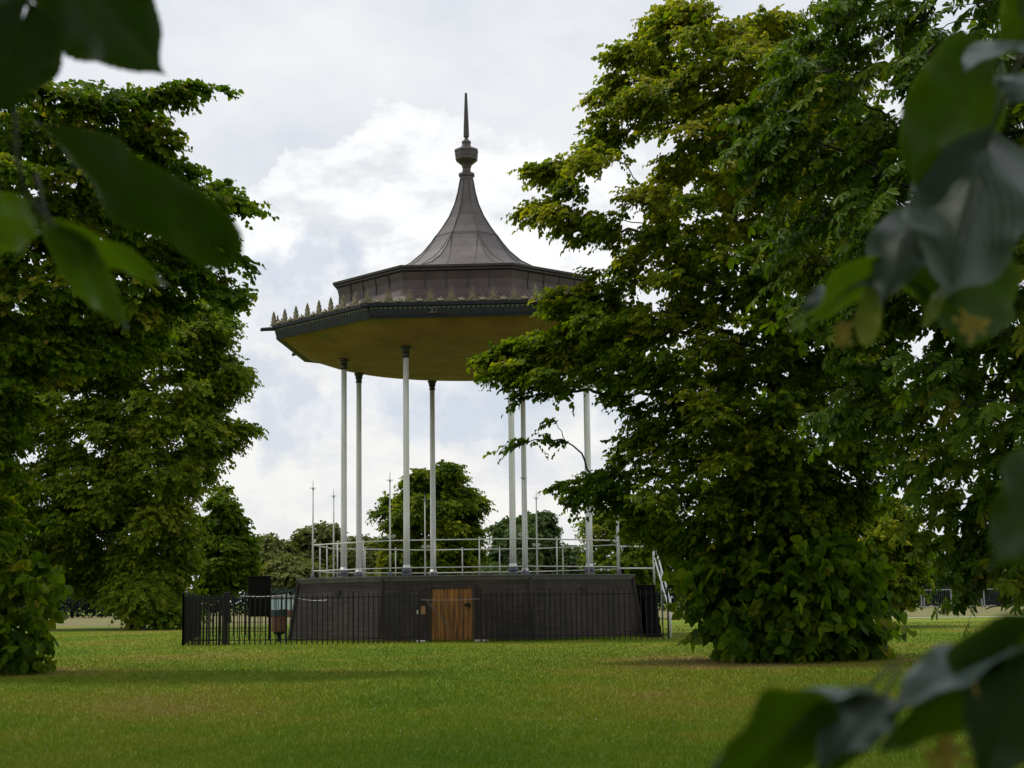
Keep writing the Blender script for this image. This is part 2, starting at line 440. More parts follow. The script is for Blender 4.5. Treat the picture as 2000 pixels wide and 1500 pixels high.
def tree(name, label, cat, Y, trunk_px, base_py, top_py, outline, n_lobes, r_px, depth, n_sprays, leaf, mat, kind='simple',
         gaps=(), extra=(), spray=(.3, .55), per=11, trunk_r=.2, group=None, inset=.45, tint=(.45, .22), droop=.25, radial=.7,
         base_shoots=None, branches=True, tintfun=None, flat=.58, face=.5, ground_y=None, trunk=True, aspect=.86):
    Yb = ground_y or Y
    s = Y / F
    base = at(trunk_px, base_py, Yb); base[2] = 0
    root = empty(name, tuple(base))
    tag(root, label, cat, group)
    top = at(trunk_px, top_py, Y)
    axis_x = base[0]
    # lobes
    lob = []
    xs = [p[0] for p in outline]; ys = [p[1] for p in outline]
    hw = max(abs(min(xs) - trunk_px), abs(max(xs) - trunk_px))
    pts = []; tries = 0
    while len(pts) < n_lobes and tries < 60000:
        best = None
        for _ in range(7):
            for _ in range(200):
                tries += 1
                x, y = random.uniform(min(xs), max(xs)), random.uniform(min(ys), max(ys))
                if inside(outline, x, y) and edge_dist(outline, x, y) > r_px * inset and all((x - gx) ** 2 + (y - gy) ** 2 > (gr + r_px * .55) ** 2 for gx, gy, gr in gaps): break
            else: continue
            d = min([(x - q[0]) ** 2 + (y - q[1]) ** 2 for q in pts] or [1e9])
            if best is None or d > best[0]: best = (d, x, y)
        if best is None: break
        pts.append(best[1:])
    for x, y in pts:
        k = max(0, 1 - ((x - trunk_px) / (hw * 1.05)) ** 2) ** .5
        ed = min(1.0, edge_dist(outline, x, y) / (r_px * 3.0))
        dy = random.uniform(-1, 1) * depth * (.25 + .75 * k) * (.3 + .7 * ed)
        p = at(x, y, Y + dy)
        rr = r_px * s * random.uniform(.8, 1.25)
        lob.append((p, rr))
    for x, y, r, dy in extra:
        if any((x - gx) ** 2 + (y - gy) ** 2 < (gr + r * .75) ** 2 for gx, gy, gr in gaps): continue
        lob.append((at(x, y, Y + dy), r * s))
    C_ = np.array([l[0] for l in lob]); Rr = np.array([l[1] for l in lob])
    # sprays
    w = Rr ** 2 / (Rr ** 2).sum()
    li = rng.choice(len(lob), n_sprays, p=w)
    off = unit(rng.normal(0, 1, (n_sprays, 3))) * (rng.random((n_sprays, 1)) ** .42)
    off[:, 2] *= flat
    S0 = C_[li] + off * Rr[li][:, None]
    out = S0 - np.array([axis_x, base[1], 0]); out[:, 2] = 0
    out = unit(out)
    d = unit(out * radial + off * .55 + rng.normal(0, .38, (n_sprays, 3)) + np.array([0, 0, .02]))
    d[:, 2] = d[:, 2] * .6 - droop * .3
    d = unit(d)
    Ls = rng.uniform(spray[0], spray[1], n_sprays)
    m_ = n_sprays * per
    si = np.repeat(np.arange(n_sprays), per)
    t = np.tile((np.arange(per) + .5) / per, n_sprays) + rng.uniform(-.05, .05, m_)
    side = np.tile(np.where(np.arange(per) % 2 == 0, 1.0, -1.0), n_sprays)[:, None]
    up = unit(np.array([0, 0, 1.0]) + rng.normal(0, .28, (n_sprays, 3)))
    sd = unit(np.cross(d, up)); un = np.cross(sd, d)
    P = S0[si] + d[si] * (Ls[si] * t)[:, None] - np.array([0, 0, 1.0]) * (droop * Ls[si] * t ** 2)[:, None] + rng.normal(0, .012, (m_, 3)) * (Ls[si] / .4)[:, None]
    D = sd[si] * side * .8 + d[si] * .65 + rng.normal(0, .25, (m_, 3)) - np.array([0, 0, .55])
    Nn = un[si] * .75 + out[si] * face + rng.normal(0, .30, (m_, 3))
    Ll = leaf * rng.uniform(.55, 1.3, m_)
    spray_t = rng.normal(0, tint[1] * .6, n_sprays)
    lobe_t = rng.normal(0, tint[1] * .5, len(lob))
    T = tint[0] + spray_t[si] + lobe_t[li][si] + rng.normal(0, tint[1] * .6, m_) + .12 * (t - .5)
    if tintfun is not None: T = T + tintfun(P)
    if base_shoots is not None: pass
    ok = P[:, 2] > .03
    P, D, Nn, Ll, T = P[ok], D[ok], Nn[ok], Ll[ok], T[ok]
    Wd = Ll * aspect
    if kind == 'palm':
        P, D, Nn, Ll, T = palm_leaves(P, D, Nn, Ll, T); Wd = Ll * .36
    o = np.array(base)
    me = leaves_mesh('crown', P - o, D, Nn, Ll, Wd, T, shape=((.3, .22), (.68, .5), (.88, .34)) if kind == 'palm' else ((.06, .38), (.42, .5), (.8, .27)))
    link('crown', me, mat, root)
    # wood
    if trunk:
        mb = MB()
        H = top[2] * .9
        zz = np.linspace(0, H * .97, 10)
        wob = np.cumsum(rng.normal(0, trunk_r * .18, (10, 2)), 0); wob[0] = 0
        tp = [(wob[i, 0] + (top[0] - base[0]) * zz[i] / H, wob[i, 1] + (top[1] - base[1]) * zz[i] / H, zz[i]) for i in range(10)]
        tr = [trunk_r * (1.35 if i == 0 else 1.0) * (1 - .9 * zz[i] / H) + .008 for i in range(10)]
        mb.tube(tp, tr, 10)
        if branches:
            tpa = np.array(tp)
            LC = C_ - o
            hd = np.hypot(LC[:, 0], LC[:, 1]); order = np.argsort(hd + .25 * np.abs(LC[:, 2] - H * .55))
            parent = {}; plen = {}; start = {}; done = []
            for k in order:
                zs = min(max(LC[k, 2] - .55 * hd[k], H * .1), H * .95)
                st = np.array([np.interp(zs, zz, tpa[:, q]) for q in range(3)])
                best = (np.linalg.norm(LC[k] - st) * 1.35 + .25, -1)
                if done:
                    D_ = LC[done]; dd = np.linalg.norm(D_ - LC[k], axis=1)
                    cost = dd + .38 * np.array([plen[q] for q in done]) + 1.2 * np.maximum(0, hd[done] - hd[k] + .1) + .5 * np.maximum(0, D_[:, 2] - LC[k, 2])
                    j = int(np.argmin(cost)); best = min(best, (cost[j], done[j]))
                parent[k] = best[1]; start[k] = st if best[1] < 0 else LC[best[1]]
                plen[k] = np.linalg.norm(LC[k] - start[k]) + (plen[best[1]] if best[1] >= 0 else 0)
                done.append(k)
            load = {k: 1.0 for k in order}
            for k in order[::-1]:
                if parent[k] >= 0: load[parent[k]] += load[k]
            tipr = .004 + leaf * .018
            for k in order:
                r1 = tipr * load[k] ** .5; r0 = min(r1 * 1.25 + .002, trunk_r * .5)
                ln = np.linalg.norm(LC[k] - start[k])
                mb.tube(smooth_path(start[k], LC[k], .07 * ln, 6, .035 * ln), np.linspace(r0, min(r1, r0), 6), 5, caps=False)
            # fine twigs through the sprays
            pick = rng.choice(n_sprays, min(n_sprays, 2600), replace=False)
            for q in pick:
                a = C_[li[q]] - o; b0 = S0[q] - o; b1 = b0 + d[q] * Ls[q] - np.array([0, 0, droop * Ls[q]])
                mb.tube([a, b0, b1], [leaf * .05, leaf * .035, leaf * .012], 3, caps=False)
        mb.build('trunk', M['bark'], root, smooth=True)
    return root

def shoots(root, Y, outline, n_sprays, r_px, n_lobes, depth, leaf, mat, part='basal_shoots', per=7, tint=(.45, .25), spray=(.25, .5)):
    o = np.array(root.location); s = Y / F
    xs = [p[0] for p in outline]; ys = [p[1] for p in outline]
    mx = (min(xs) + max(xs)) / 2; hw = (max(xs) - min(xs)) / 2
    lob = []
    while len(lob) < n_lobes:
        x, y = random.uniform(min(xs), max(xs)), random.uniform(min(ys), max(ys))
        if not inside(outline, x, y) or edge_dist(outline, x, y) < r_px * .4: continue
        k = max(0, 1 - ((x - mx) / hw) ** 2) ** .5
        lob.append(at(x, y, Y + random.uniform(-1, .5) * depth * k))
    C_ = np.array(lob)
    li = rng.choice(len(lob), n_sprays)
    off = unit(rng.normal(0, 1, (n_sprays, 3))) * (rng.random((n_sprays, 1)) ** .4)
    S0 = C_[li] + off * r_px * s
    out = S0 - np.array([o[0], o[1], S0[:, 2].mean()]); out = unit(out)
    d = unit(out * .8 + off * .4 + rng.normal(0, .35, (n_sprays, 3)) + np.array([0, 0, .1]))
    Ls = rng.uniform(*spray, n_sprays); m_ = n_sprays * per
    si = np.repeat(np.arange(n_sprays), per)
    t = np.tile((np.arange(per) + .5) / per, n_sprays)
    side = np.tile(np.where(np.arange(per) % 2 == 0, 1.0, -1.0), n_sprays)[:, None]
    up = unit(np.array([0, 0, .7]) + out * .7 + rng.normal(0, .3, (n_sprays, 3)))
    sd = unit(np.cross(d, up)); un = np.cross(sd, d)
    P = S0[si] + d[si] * (Ls[si] * t)[:, None] - np.array([0, 0, 1.]) * (.3 * Ls[si] * t ** 2)[:, None]
    D = sd[si] * side * .75 + d[si] * .5 + rng.normal(0, .25, (m_, 3)) - np.array([0, 0, .7])
    Nn = un[si] + rng.normal(0, .35, (m_, 3))
    Ll = leaf * rng.uniform(.55, 1.25, m_)
    T = tint[0] + rng.normal(0, tint[1] * .7, n_sprays)[si] + rng.normal(0, tint[1] * .6, m_)
    ok = P[:, 2] - Ll * .5 > .0
    me = leaves_mesh(part, P[ok] - o, D[ok], Nn[ok], Ll[ok], Ll[ok] * .95, T[ok], fold=.18, curl=.2)
    link(part, me, mat, root)
    mb = MB()
    for q in range(0, n_sprays, 4):
        a = np.array([rng.normal(0, .25), rng.normal(0, .25), .02]); b0 = S0[q] - o
        mb.tube([a, (a + b0) / 2 + np.array([0, 0, .15]), b0, b0 + d[q] * Ls[q]], [.012, .009, .006, .003], 4, caps=False)
    mb.build('shoot_stems', M['bark'], root)

# ---- near lime on the right
lime_out = [(1345, 0), (1420, 40), (1480, 25), (1545, 30), (1600, 80), (1660, 150), (1710, 300), (1730, 500), (1740, 700), (1750, 880), (1700, 1000),
            (1600, 1060), (1500, 1090), (1400, 1090), (1300, 1060), (1225, 1025), (1140, 985), (1100, 955), (1170, 930), (1215, 890), (1230, 830), (1190, 800),
            (1110, 765), (1010, 755), (955, 730), (945, 690), (1030, 655), (1100, 640), (1085, 580), (1150, 560), (1240, 550), (1150, 530), (1250, 480),
            (1200, 465), (1120, 450), (1020, 415), (1090, 400), (1090, 370), (1030, 320), (1110, 310), (1150, 285), (1190, 245), (1150, 200), (1200, 180),
            (1205, 100), (1270, 90), (1290, 30)]
lime_gaps = [(1270, 298, 36), (1222, 318, 16), (1315, 285, 16), (1172, 383, 20), (1238, 352, 14), (1232, 432, 22), (1192, 508, 16), (1268, 573, 14), (1290, 520, 10), (1320, 600, 9), (1320, 470, 10), (1410, 560, 8), (1245, 660, 6),
             (1165, 770, 10), (1280, 775, 9), (1420, 640, 9), (1560, 840, 8), (1630, 800, 8)]
lime_extra = [(1510, 880, 38, -1.2), (1490, 940, 38, -1.3), (1540, 940, 36, -1.2), (1515, 1000, 38, -1.3), (1470, 1010, 38, -1.1), (1560, 1010, 34, -1), (1500, 820, 40, -1), (1430, 960, 38, -1), (1400, 880, 38, -.8), (1420, 800, 40, -.6), (1540, 780, 38, -.8), (1060, 330, 26, 0), (1120, 322, 30, .2), (1160, 300, 28, 0), (1190, 262, 28, .2), (1175, 235, 20, 0), (1185, 185, 24, 0), (1215, 165, 26, .2), (1230, 105, 26, 0), (1265, 92, 28, .2),
              (1300, 60, 28, 0), (1345, 12, 22, 0), (1075, 400, 24, .2), (1110, 412, 26, 0), (1150, 430, 28, .2), (1185, 455, 26, 0), (1210, 470, 26, .3), (1175, 525, 22, 0), (1215, 500, 26, .2), (1160, 555, 24, 0),
              (1110, 572, 26, 0), (1105, 600, 24, .3), (1150, 590, 30, 0), (985, 700, 26, 0), (1000, 725, 26, .2), (1020, 672, 26, 0), (1060, 660, 30, .2), (1100, 655, 30, 0), (1050, 715, 30, 0), (1030, 740, 22, .2), (1090, 735, 28, 0),
              (1040, 322, 22, 0), (1085, 335, 26, .1), (1030, 412, 18, 0), (1070, 420, 20, 0), (1110, 450, 22, .2), (1150, 465, 20, 0), (1140, 470, 16, .3),
              (1345, 22, 26, 0), (1325, 50, 30, .2), (1215, 112, 20, 0), (1165, 195, 20, 0), (1160, 530, 18, 0), (1195, 515, 18, .2), (1090, 582, 20, 0),
              (965, 695, 24, 0), (960, 735, 18, .1), (1000, 690, 28, .1), (1010, 785, 14, 0), (1040, 775, 18, 0), (1075, 765, 16, .2), (1110, 765, 14, 0),
              (978, 880, 11, 0), (1005, 875, 12, 0), (1035, 862, 16, 0), (1065, 858, 15, 0), (1105, 862, 15, 0), (1085, 822, 10, 0),
              (1095, 948, 12, 0), (1125, 946, 16, 0), (1160, 935, 20, .2), (1120, 985, 14, 0), (1150, 975, 16, 0), (1490, 40, 26, 0), (1530, 30, 24, .3)]
LY = 26.5
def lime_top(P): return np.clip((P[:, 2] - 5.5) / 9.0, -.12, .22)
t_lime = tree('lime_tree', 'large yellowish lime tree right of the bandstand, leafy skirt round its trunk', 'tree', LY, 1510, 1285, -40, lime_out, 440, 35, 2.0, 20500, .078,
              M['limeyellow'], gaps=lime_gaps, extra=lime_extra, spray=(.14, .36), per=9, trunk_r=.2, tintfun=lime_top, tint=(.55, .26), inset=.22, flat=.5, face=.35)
shoots(t_lime, LY - .3, [(1352, 1195), (1350, 1130), (1385, 1080), (1450, 1055), (1540, 1055), (1640, 1075), (1700, 1105), (1722, 1150), (1712, 1200), (1690, 1260), (1660, 1290),
                         (1560, 1292), (1450, 1290), (1395, 1285), (1365, 1240)], 950, 34, 90, 1.5, .17, M['lime'], tint=(.42, .26))

# ---- near lime on the left
left_out = [(-260, 100), (20, 120), (90, 150), (200, 175), (300, 165), (390, 148), (440, 178), (350, 205), (325, 250), (340, 310), (420, 335), (505, 405), (480, 422), (410, 420),
            (440, 470), (500, 515), (480, 535), (430, 540), (472, 592), (450, 610), (370, 590), (350, 650), (250, 710), (150, 730), (60, 770), (50, 900), (40, 1060), (-260, 1080)]
t_left = tree('lime_tree', 'nearest lime tree at the left edge, its drooping boughs reaching over the bandstand side', 'tree', 24.8, -70, 1318, 60, left_out, 290, 38, 1.9, 12500, .09, M['lime'],
              extra=[(400, 172, 20, 0), (430, 180, 14, 0), (370, 165, 22, 0), (480, 402, 16, 0), (450, 390, 22, .1), (495, 412, 10, 0), (480, 520, 14, 0), (455, 500, 18, 0), (455, 592, 16, 0), (425, 580, 22, 0), (150, 165, 26, 0), (240, 180, 24, 0)],
              spray=(.14, .36), per=9, flat=.48, face=.4, trunk_r=.22, tint=(.57, .25))
shoots(t_left, 24.6, [(-120, 1060), (30, 1045), (85, 1090), (105, 1170), (85, 1225), (80, 1290), (30, 1322), (-120, 1322)], 330, 30, 36, .9, .15, M['lime'], tint=(.5, .25))

# ---- tree behind it
tree('plane_tree', 'broad mid green tree left of the fence with foliage sweeping down to the grass', 'tree', 68, 265, 1222, 520,
     [(-60, 700), (40, 620), (200, 560), (330, 560), (425, 590), (445, 640), (425, 690), (485, 722), (478, 765), (430, 775), (440, 805), (497, 830), (485, 862), (425, 895), (415, 930), (375, 975),
      (370, 1060), (365, 1130), (375, 1180), (330, 1212), (250, 1205), (215, 1165), (130, 1155), (60, 1160), (-40, 1120)], 300, 26, 3.8, 19000, .155, M['plane'],
     gaps=[(165, 860, 12), (200, 885, 12), (110, 880, 8), (345, 855, 7), (300, 760, 6), (60, 880, 7)],
     extra=[(265, 1190, 24, -3.6), (290, 1196, 22, -3.8), (320, 1196, 24, -3.4), (245, 1180, 24, -3.8), (350, 1198, 22, -3), (270, 1160, 28, -4), (265, 1175, 26, -3.2), (240, 1150, 30, -3), (300, 1185, 26, -3), (280, 1140, 30, -3.4), (340, 1190, 24, -2.5), (225, 1170, 18, -2), (365, 1195, 20, -2), (470, 725, 14, 0), (455, 740, 18, 0), (480, 838, 16, 0), (450, 850, 18, 0), (440, 700, 14, 0)], spray=(.35, .85), per=9, trunk_r=.32, tint=(.62, .25))

# ---- horse chestnut
chest_out = [(1450, 240), (1530, 150), (1580, 70), (1630, 5), (1700, -80), (2230, -120), (2230, 1000), (2010, 1150), (1900, 1165), (1850, 1100), (1790, 1010), (1740, 900), (1650, 880),
             (1600, 800), (1620, 700), (1570, 600), (1520, 480), (1500, 400), (1460, 330)]
tree('horse_chestnut', 'dark horse chestnut tree with fans of large leaflets filling the right edge', 'tree', 19, 2180, 1400, -250, chest_out, 200, 54, 1.8, 1500, .165, M['chestnut'], kind='palm',
     gaps=[(1665, 405, 30), (1728, 108, 16), (1762, 962, 16), (1725, 830, 12), (1655, 725, 10), (1760, 180, 9), (1640, 520, 8), (1830, 820, 10), (1930, 820, 10)],
     extra=[(1925, 1190, 14, 0), (1960, 1150, 24, 0), (1990, 1180, 16, 0), (1905, 1150, 20, .2), (1475, 250, 20, 0)], spray=(.25, .6), per=7, trunk_r=.3, tint=(.50, .24), droop=.45, flat=.7)

# ---- trees further back
tree('small_tree', 'small dark green tree just left of the black notice board', 'tree', 86, 445, 1196, 925,
     [(385, 1080), (400, 1015), (425, 965), (437, 935), (452, 975), (480, 1020), (500, 1085), (490, 1120), (460, 1160), (390, 1160)], 80, 12, 1.8, 3600, .15, M['plane'], spray=(.3, .6), per=10, trunk_r=.15, tint=(.38, .2))
tree('round_tree', 'rounded yellow green tree standing directly behind the bandstand columns', 'tree', 82, 842, 1198, 895,
     [(742, 1000), (775, 968), (808, 925), (850, 900), (888, 908), (902, 945), (942, 985), (930, 1030), (942, 1075), (915, 1140), (755, 1140), (752, 1065), (742, 1040)], 120, 15, 2.6, 6000, .14, M['limeyellow'],
     gaps=[(755, 1035, 5), (935, 1010, 4)], extra=[(742, 1000, 9, 0), (760, 975, 9, 0), (940, 988, 9, 0)], spray=(.3, .7), per=11, trunk_r=.2, tint=(.52, .24))
tree('layered_tree', 'light green tree with tiered branches behind the bandstand stairs', 'tree', 78, 1230, 1200, 975,
     [(1150, 1015), (1190, 985), (1250, 975), (1300, 985), (1330, 1060), (1330, 1150), (1160, 1150), (1165, 1100), (1150, 1060)], 70, 17, 2.2, 2600, .15, M['plane'],
     gaps=[(1185, 1045, 5), (1210, 1080, 5), (1195, 1110, 5)], spray=(.4, .9), per=10, trunk_r=.16, tint=(.55, .2))
tree('yellow_lime_tree', 'yellow green lime tree standing behind the leafy skirt, right of its trunk', 'tree', 52, 1650, 1220, 925,
     [(1525, 960), (1560, 935), (1610, 935), (1650, 960), (1710, 955), (1760, 1000), (1790, 1060), (1790, 1130), (1750, 1190), (1540, 1190), (1520, 1060)], 110, 19, 2.2, 3600, .14, M['limeyellow'],
     spray=(.35, .7), per=11, trunk_r=.16, tint=(.66, .22))
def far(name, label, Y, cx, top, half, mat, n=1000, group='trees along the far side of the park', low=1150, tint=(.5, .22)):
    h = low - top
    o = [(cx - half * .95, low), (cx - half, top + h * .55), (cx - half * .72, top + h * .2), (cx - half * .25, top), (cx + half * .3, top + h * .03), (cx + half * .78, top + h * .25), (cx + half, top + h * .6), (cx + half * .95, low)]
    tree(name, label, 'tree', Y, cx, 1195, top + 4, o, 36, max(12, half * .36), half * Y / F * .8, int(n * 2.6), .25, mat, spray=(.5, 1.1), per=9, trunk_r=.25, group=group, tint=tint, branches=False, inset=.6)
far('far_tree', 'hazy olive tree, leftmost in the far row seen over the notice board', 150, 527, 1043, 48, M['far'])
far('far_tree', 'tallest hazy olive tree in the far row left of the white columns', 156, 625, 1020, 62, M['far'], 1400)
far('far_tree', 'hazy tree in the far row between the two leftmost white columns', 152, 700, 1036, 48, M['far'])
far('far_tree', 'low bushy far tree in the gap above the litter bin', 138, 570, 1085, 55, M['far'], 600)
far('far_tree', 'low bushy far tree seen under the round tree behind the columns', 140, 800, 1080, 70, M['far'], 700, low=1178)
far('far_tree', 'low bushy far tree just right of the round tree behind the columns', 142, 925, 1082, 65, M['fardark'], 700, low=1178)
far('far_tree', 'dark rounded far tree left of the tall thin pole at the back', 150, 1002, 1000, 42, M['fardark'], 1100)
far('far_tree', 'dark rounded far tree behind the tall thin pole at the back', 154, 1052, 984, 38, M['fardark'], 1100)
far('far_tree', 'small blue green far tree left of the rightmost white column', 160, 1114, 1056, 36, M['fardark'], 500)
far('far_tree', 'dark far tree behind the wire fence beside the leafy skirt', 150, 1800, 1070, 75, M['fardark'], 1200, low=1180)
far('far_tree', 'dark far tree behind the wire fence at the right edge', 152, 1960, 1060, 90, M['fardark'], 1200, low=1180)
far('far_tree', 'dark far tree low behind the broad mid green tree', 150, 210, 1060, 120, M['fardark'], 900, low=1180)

def hedge(px0, px1, Y, h, label):
    a, b = at(px0, 1200, Y), at(px1, 1200, Y)
    root = empty('hedge', (a[0], Y, 0)); tag(root, label, 'hedge', 'dark hedges at the far side of the park')
    Ln = b[0] - a[0]
    n = int(Ln * 420)
    P = np.c_[rng.uniform(0, Ln, n), rng.uniform(-.9, .9, n), h * rng.random(n) ** .7 * rng.uniform(.85, 1.12, n)]
    D = rng.normal(0, 1, (n, 3)); Nn = np.array([0, -.5, .8]) + rng.normal(0, .4, (n, 3))
    L = rng.uniform(.12, .28, n)
    link('foliage', leaves_mesh('foliage', P, D, Nn, L, L * .9, rng.normal(.45, .22, n)), M['hedge'], root)
hedge(-60, 372, 127, 1.9, 'long dark hedge seen under the broad mid green tree at the left')
hedge(372, 600, 131, 2.0, 'dark hedge seen between the iron fence bars and the plinth')
hedge(1180, 1450, 129, 2.1, 'dark hedge seen between the bandstand stairs and the leafy skirt')
hedge(1735, 2060, 127, 1.7, 'dark hedge behind the galvanised fence at the right')

# ------------------------------------------------------------------ bandstand
bs = empty('bandstand', (CX, CY, 0), R(A0))
tag(bs, 'octagonal bandstand with flared copper roof on slim white columns over a dark boarded plinth', 'bandstand')
C225, S225 = math.cos(R(22.5)), math.sin(R(22.5))
def corner(k, r, z):
    t = R(-22.5 + 45 * k); return (r * math.sin(t), -r * math.cos(t), z)
def fp(i, u, out, z):
    m = R(45 * i); c, s = math.cos(m), math.sin(m)
    return (u * c + out * s, u * s - out * c, z)
def octo(mb, prof, caps=(False, False)):
    mb.lathe(prof, 8, R(-22.5 - 90), caps=False)
    n = len(mb.v)
    if caps[0]: mb.f.append(tuple(range(n - 8 * len(prof), n - 8 * len(prof) + 8)))
    if caps[1]: mb.f.append(tuple(range(n - 8, n)))
def facet_box(mb, i, u0, u1, r0, r1, z0, z1):
    vs = [fp(i, u, o, z) for u in (u0, u1) for o in (r0, r1) for z in (z0, z1)]
    mb.add(vs, [(0, 1, 3, 2), (4, 6, 7, 5), (0, 4, 5, 1), (2, 3, 7, 6), (0, 2, 6, 4), (1, 5, 7, 3)])

# plinth: lapped boards on battered walls
PB, PT, PZ = 5.05, 4.80, 1.56
prof = []
nb = 11
for k in range(nb):
    z0, z1 = PZ * k / nb, PZ * (k + 1) / nb
    r = lambda z: PB + (PT - PB) * z / PZ
    prof += [(r(z0) + .001, z0), (r(z1) - .004, z1 - .004), (r(z1) - .007, z1)]
mb = MB(); octo(mb, prof, (False, True)); mb.build('plinth', M['plinth'], bs)
for k in range(8):
    mb = MB()
    a, b = corner(k, PB + .012, 0), corner(k, PT + .012, PZ)
    mb.tube([a, b], .045, 6); mb.build('corner_post', M['plinth'], bs)
mb = MB(); octo(mb, [(PT + .02, 1.50), (PT + .05, 1.565), (PT + .05, 1.60), (PT + .09, 1.605), (PT + .09, 1.64), (.05, 1.66)], (True, True))
mb.build('stage_floor', M['deck'], bs)
for i in (-1, 1, 3, 4, 5):
    ro = (PB + (PT - PB) * 1.25 / PZ) * C225
    mb = MB(); facet_box(mb, i, -.11, .11, ro - .02, ro + .03, 1.18, 1.31)
    v = mb.build('vent', M['plinth'], bs)
    mb = MB(); facet_box(mb, i, -.085, .085, ro + .02, ro + .033, 1.20, 1.285); mb.build('grille', M['dark'], v)
# door
def ap(z): return (PB + (PT - PB) * z / PZ) * C225
DU0, DU1, DZ = -.60, .43, 1.31
mb = MB()
od = ap(0) + .015
for a, b in ((DU0 - .07, DU0), (DU1, DU1 + .07)): facet_box(mb, 0, a, b, ap(DZ) - .1, od + .02, 0, DZ + .07)
facet_box(mb, 0, DU0, DU1, ap(DZ) - .1, od + .02, DZ, DZ + .07)
mb.build('door_frame', M['plinth'], bs)
mb = MB(); nP = 9; wP = (DU1 - DU0) / nP
for k in range(nP):
    g = .006
    facet_box(mb, 0, DU0 + k * wP + g, DU0 + (k + 1) * wP - g, od - .05 + .006 * (k % 2), od - .012 + .006 * (k % 3), .03, DZ - .01)
facet_box(mb, 0, DU0 + .005, DU1 - .005, od - .07, od - .045, .03, DZ - .01)
dr = mb.build('door', M['door'], bs)
mb = MB(); facet_box(mb, 0, DU1 - .2, DU1 - .05, od + .005, od + .03, .86, .94); mb.tube([fp(0, DU1 - .12, od + .03, .9), fp(0, DU1 - .12, od + .055, .86), fp(0, DU1 - .06, od + .05, .84)], .012, 6)
mb.build('latch', M['iron'], dr)
# columns
ZC = 7.33
for k in range(8):
    x, y, _ = corner(k, 3.58, 0)
    mb = MB(); mb.lathe([(.088, 1.80), (.083, 3.0), (.078, 5.2), (.074, ZC)], 20, c=(x, y)); col = mb.build('column', M['white'], bs, smooth=True)
    mb = MB(); mb.lathe([(.13, 1.655), (.13, 1.69), (.10, 1.70), (.128, 1.735), (.135, 1.78), (.12, 1.82), (.1, 1.84)], 20, c=(x, y)); mb.build('base', M['basegrey'], col, smooth=True)
    mb = MB(); mb.lathe([(.1, 1.838), (.125, 1.85), (.1, 1.87), (.089, 1.93)], 20, c=(x, y)); mb.build('base_ring', M['white'], col, smooth=True)
    mb = MB(); mb.lathe([(.082, ZC - .02), (.1, ZC), (.085, ZC + .02), (.087, ZC + .1), (.112, ZC + .115), (.098, ZC + .14), (.115, ZC + .2), (.14, ZC + .235), (.14, ZC + .26), (.11, ZC + .27)], 20, c=(x, y))
    mb.build('capital', M['capital'], col, smooth=False)
# railings
RR, RT, RB_ = 4.43, 2.53, 1.84
stair_facet = 2
def scroll(mb, c, tang, s):
    pts = []
    for q in range(22):
        a = q / 21 * 3.6 * PI
        r = s * (1 - q / 26)
        pts.append((c[0] + tang[0] * r * math.cos(a), c[1] + tang[1] * r * math.cos(a), c[2] + r * math.sin(a)))
    mb.tube(pts, .009, 5)
for k in range(8):
    x, y, _ = corner(k, RR, 0)
    mb = MB(); mb.tube([(x, y, 1.64), (x, y, 2.6), (x, y, 4.02)], [.027, .024, .016], 10); po = mb.build('pole', M['rail'], bs, smooth=True)
    mb = MB(); mb.lathe([(.03, 1.645), (.06, 1.65), (.06, 1.70), (.035, 1.75)], 10, c=(x, y)); mb.build('foot', M['basegrey'], po)
    mb = MB(); mb.tube([(x, y, 4.0), (x, y, 4.28)], [.012, .004], 6)
    mb.tube([(x - .085, y, 4.06), (x + .085, y, 4.06)], .009, 6); mb.tube([(x, y - .085, 4.06), (x, y + .085, 4.06)], .009, 6)
    mb.lathe([(.014, 4.0), (.03, 4.03), (.014, 4.06)], 8, c=(x, y))
    mb.build('spike', M['galv'], po)
    for j, sg in ((k, 1), (k - 1, -1)):
        mb = MB()
        tg = np.array(fp(j, 1, 0, 0)) * sg
        scroll(mb, (x + tg[0] * .085, y + tg[1] * .085, RT + .1), tg, .055)
        mb.build('scroll', M['rail'], po)
for i in range(-3, 5):
    a, b = np.array(corner(i, RR, 0)), np.array(corner(i + 1, RR, 0))
    mb = MB()
    if i != stair_facet:
        for z, rr in ((RT, .017), (RB_, .014)): mb.tube([(a[0], a[1], z), (b[0], b[1], z)], rr, 8)
        mb.build('rail', M['rail'], bs, smooth=True)
        for q in (1 / 3, 2 / 3):
            p = a + (b - a) * q
            mb = MB(); mb.tube([(p[0], p[1], 1.64), (p[0], p[1], RT + .02)], .019, 8)
            mb.lathe([(.012, RT + .02), (.026, RT + .04), (.012, RT + .065)], 8, c=(p[0], p[1])); mb.build('rail_post', M['rail'], bs, smooth=True)
# stairs on the right: landing beside facet 2, flight running to the front
inv = Matrix.Rotation(-R(A0), 3, 'Z')
def W(x, y, z):
    v = inv @ Vector((x - CX, y - CY, 0)); return (v.x, v.y, z)
def wbox(mb, x0, x1, y0, y1, z0, z1):
    vs = [W(x, y, z) for x in (x0, x1) for y in (y0, y1) for z in (z0, z1)]
    mb.add(vs, [(0, 1, 3, 2), (4, 6, 7, 5), (0, 4, 5, 1), (2, 3, 7, 6), (0, 2, 6, 4), (1, 5, 7, 3)])
mb = MB(); wbox(mb, 3.0, 3.78, 43.75, 45.2, 0, 1.36); mb.build('landing', M['board'], bs)
mb = MB()
for q in range(6): wbox(mb, 3.42, 3.78, 43.75 - .30 * (q + 1) + .002 * q, 43.748 - .30 * q, 0, 1.36 - .21 * (q + 1))
mb.build('stairs', M['board'], bs)
mb = MB()
for z in (2.38, 1.80): mb.tube([W(2.78, 43.02, z), W(3.76, 43.75, z)], .02, 8)
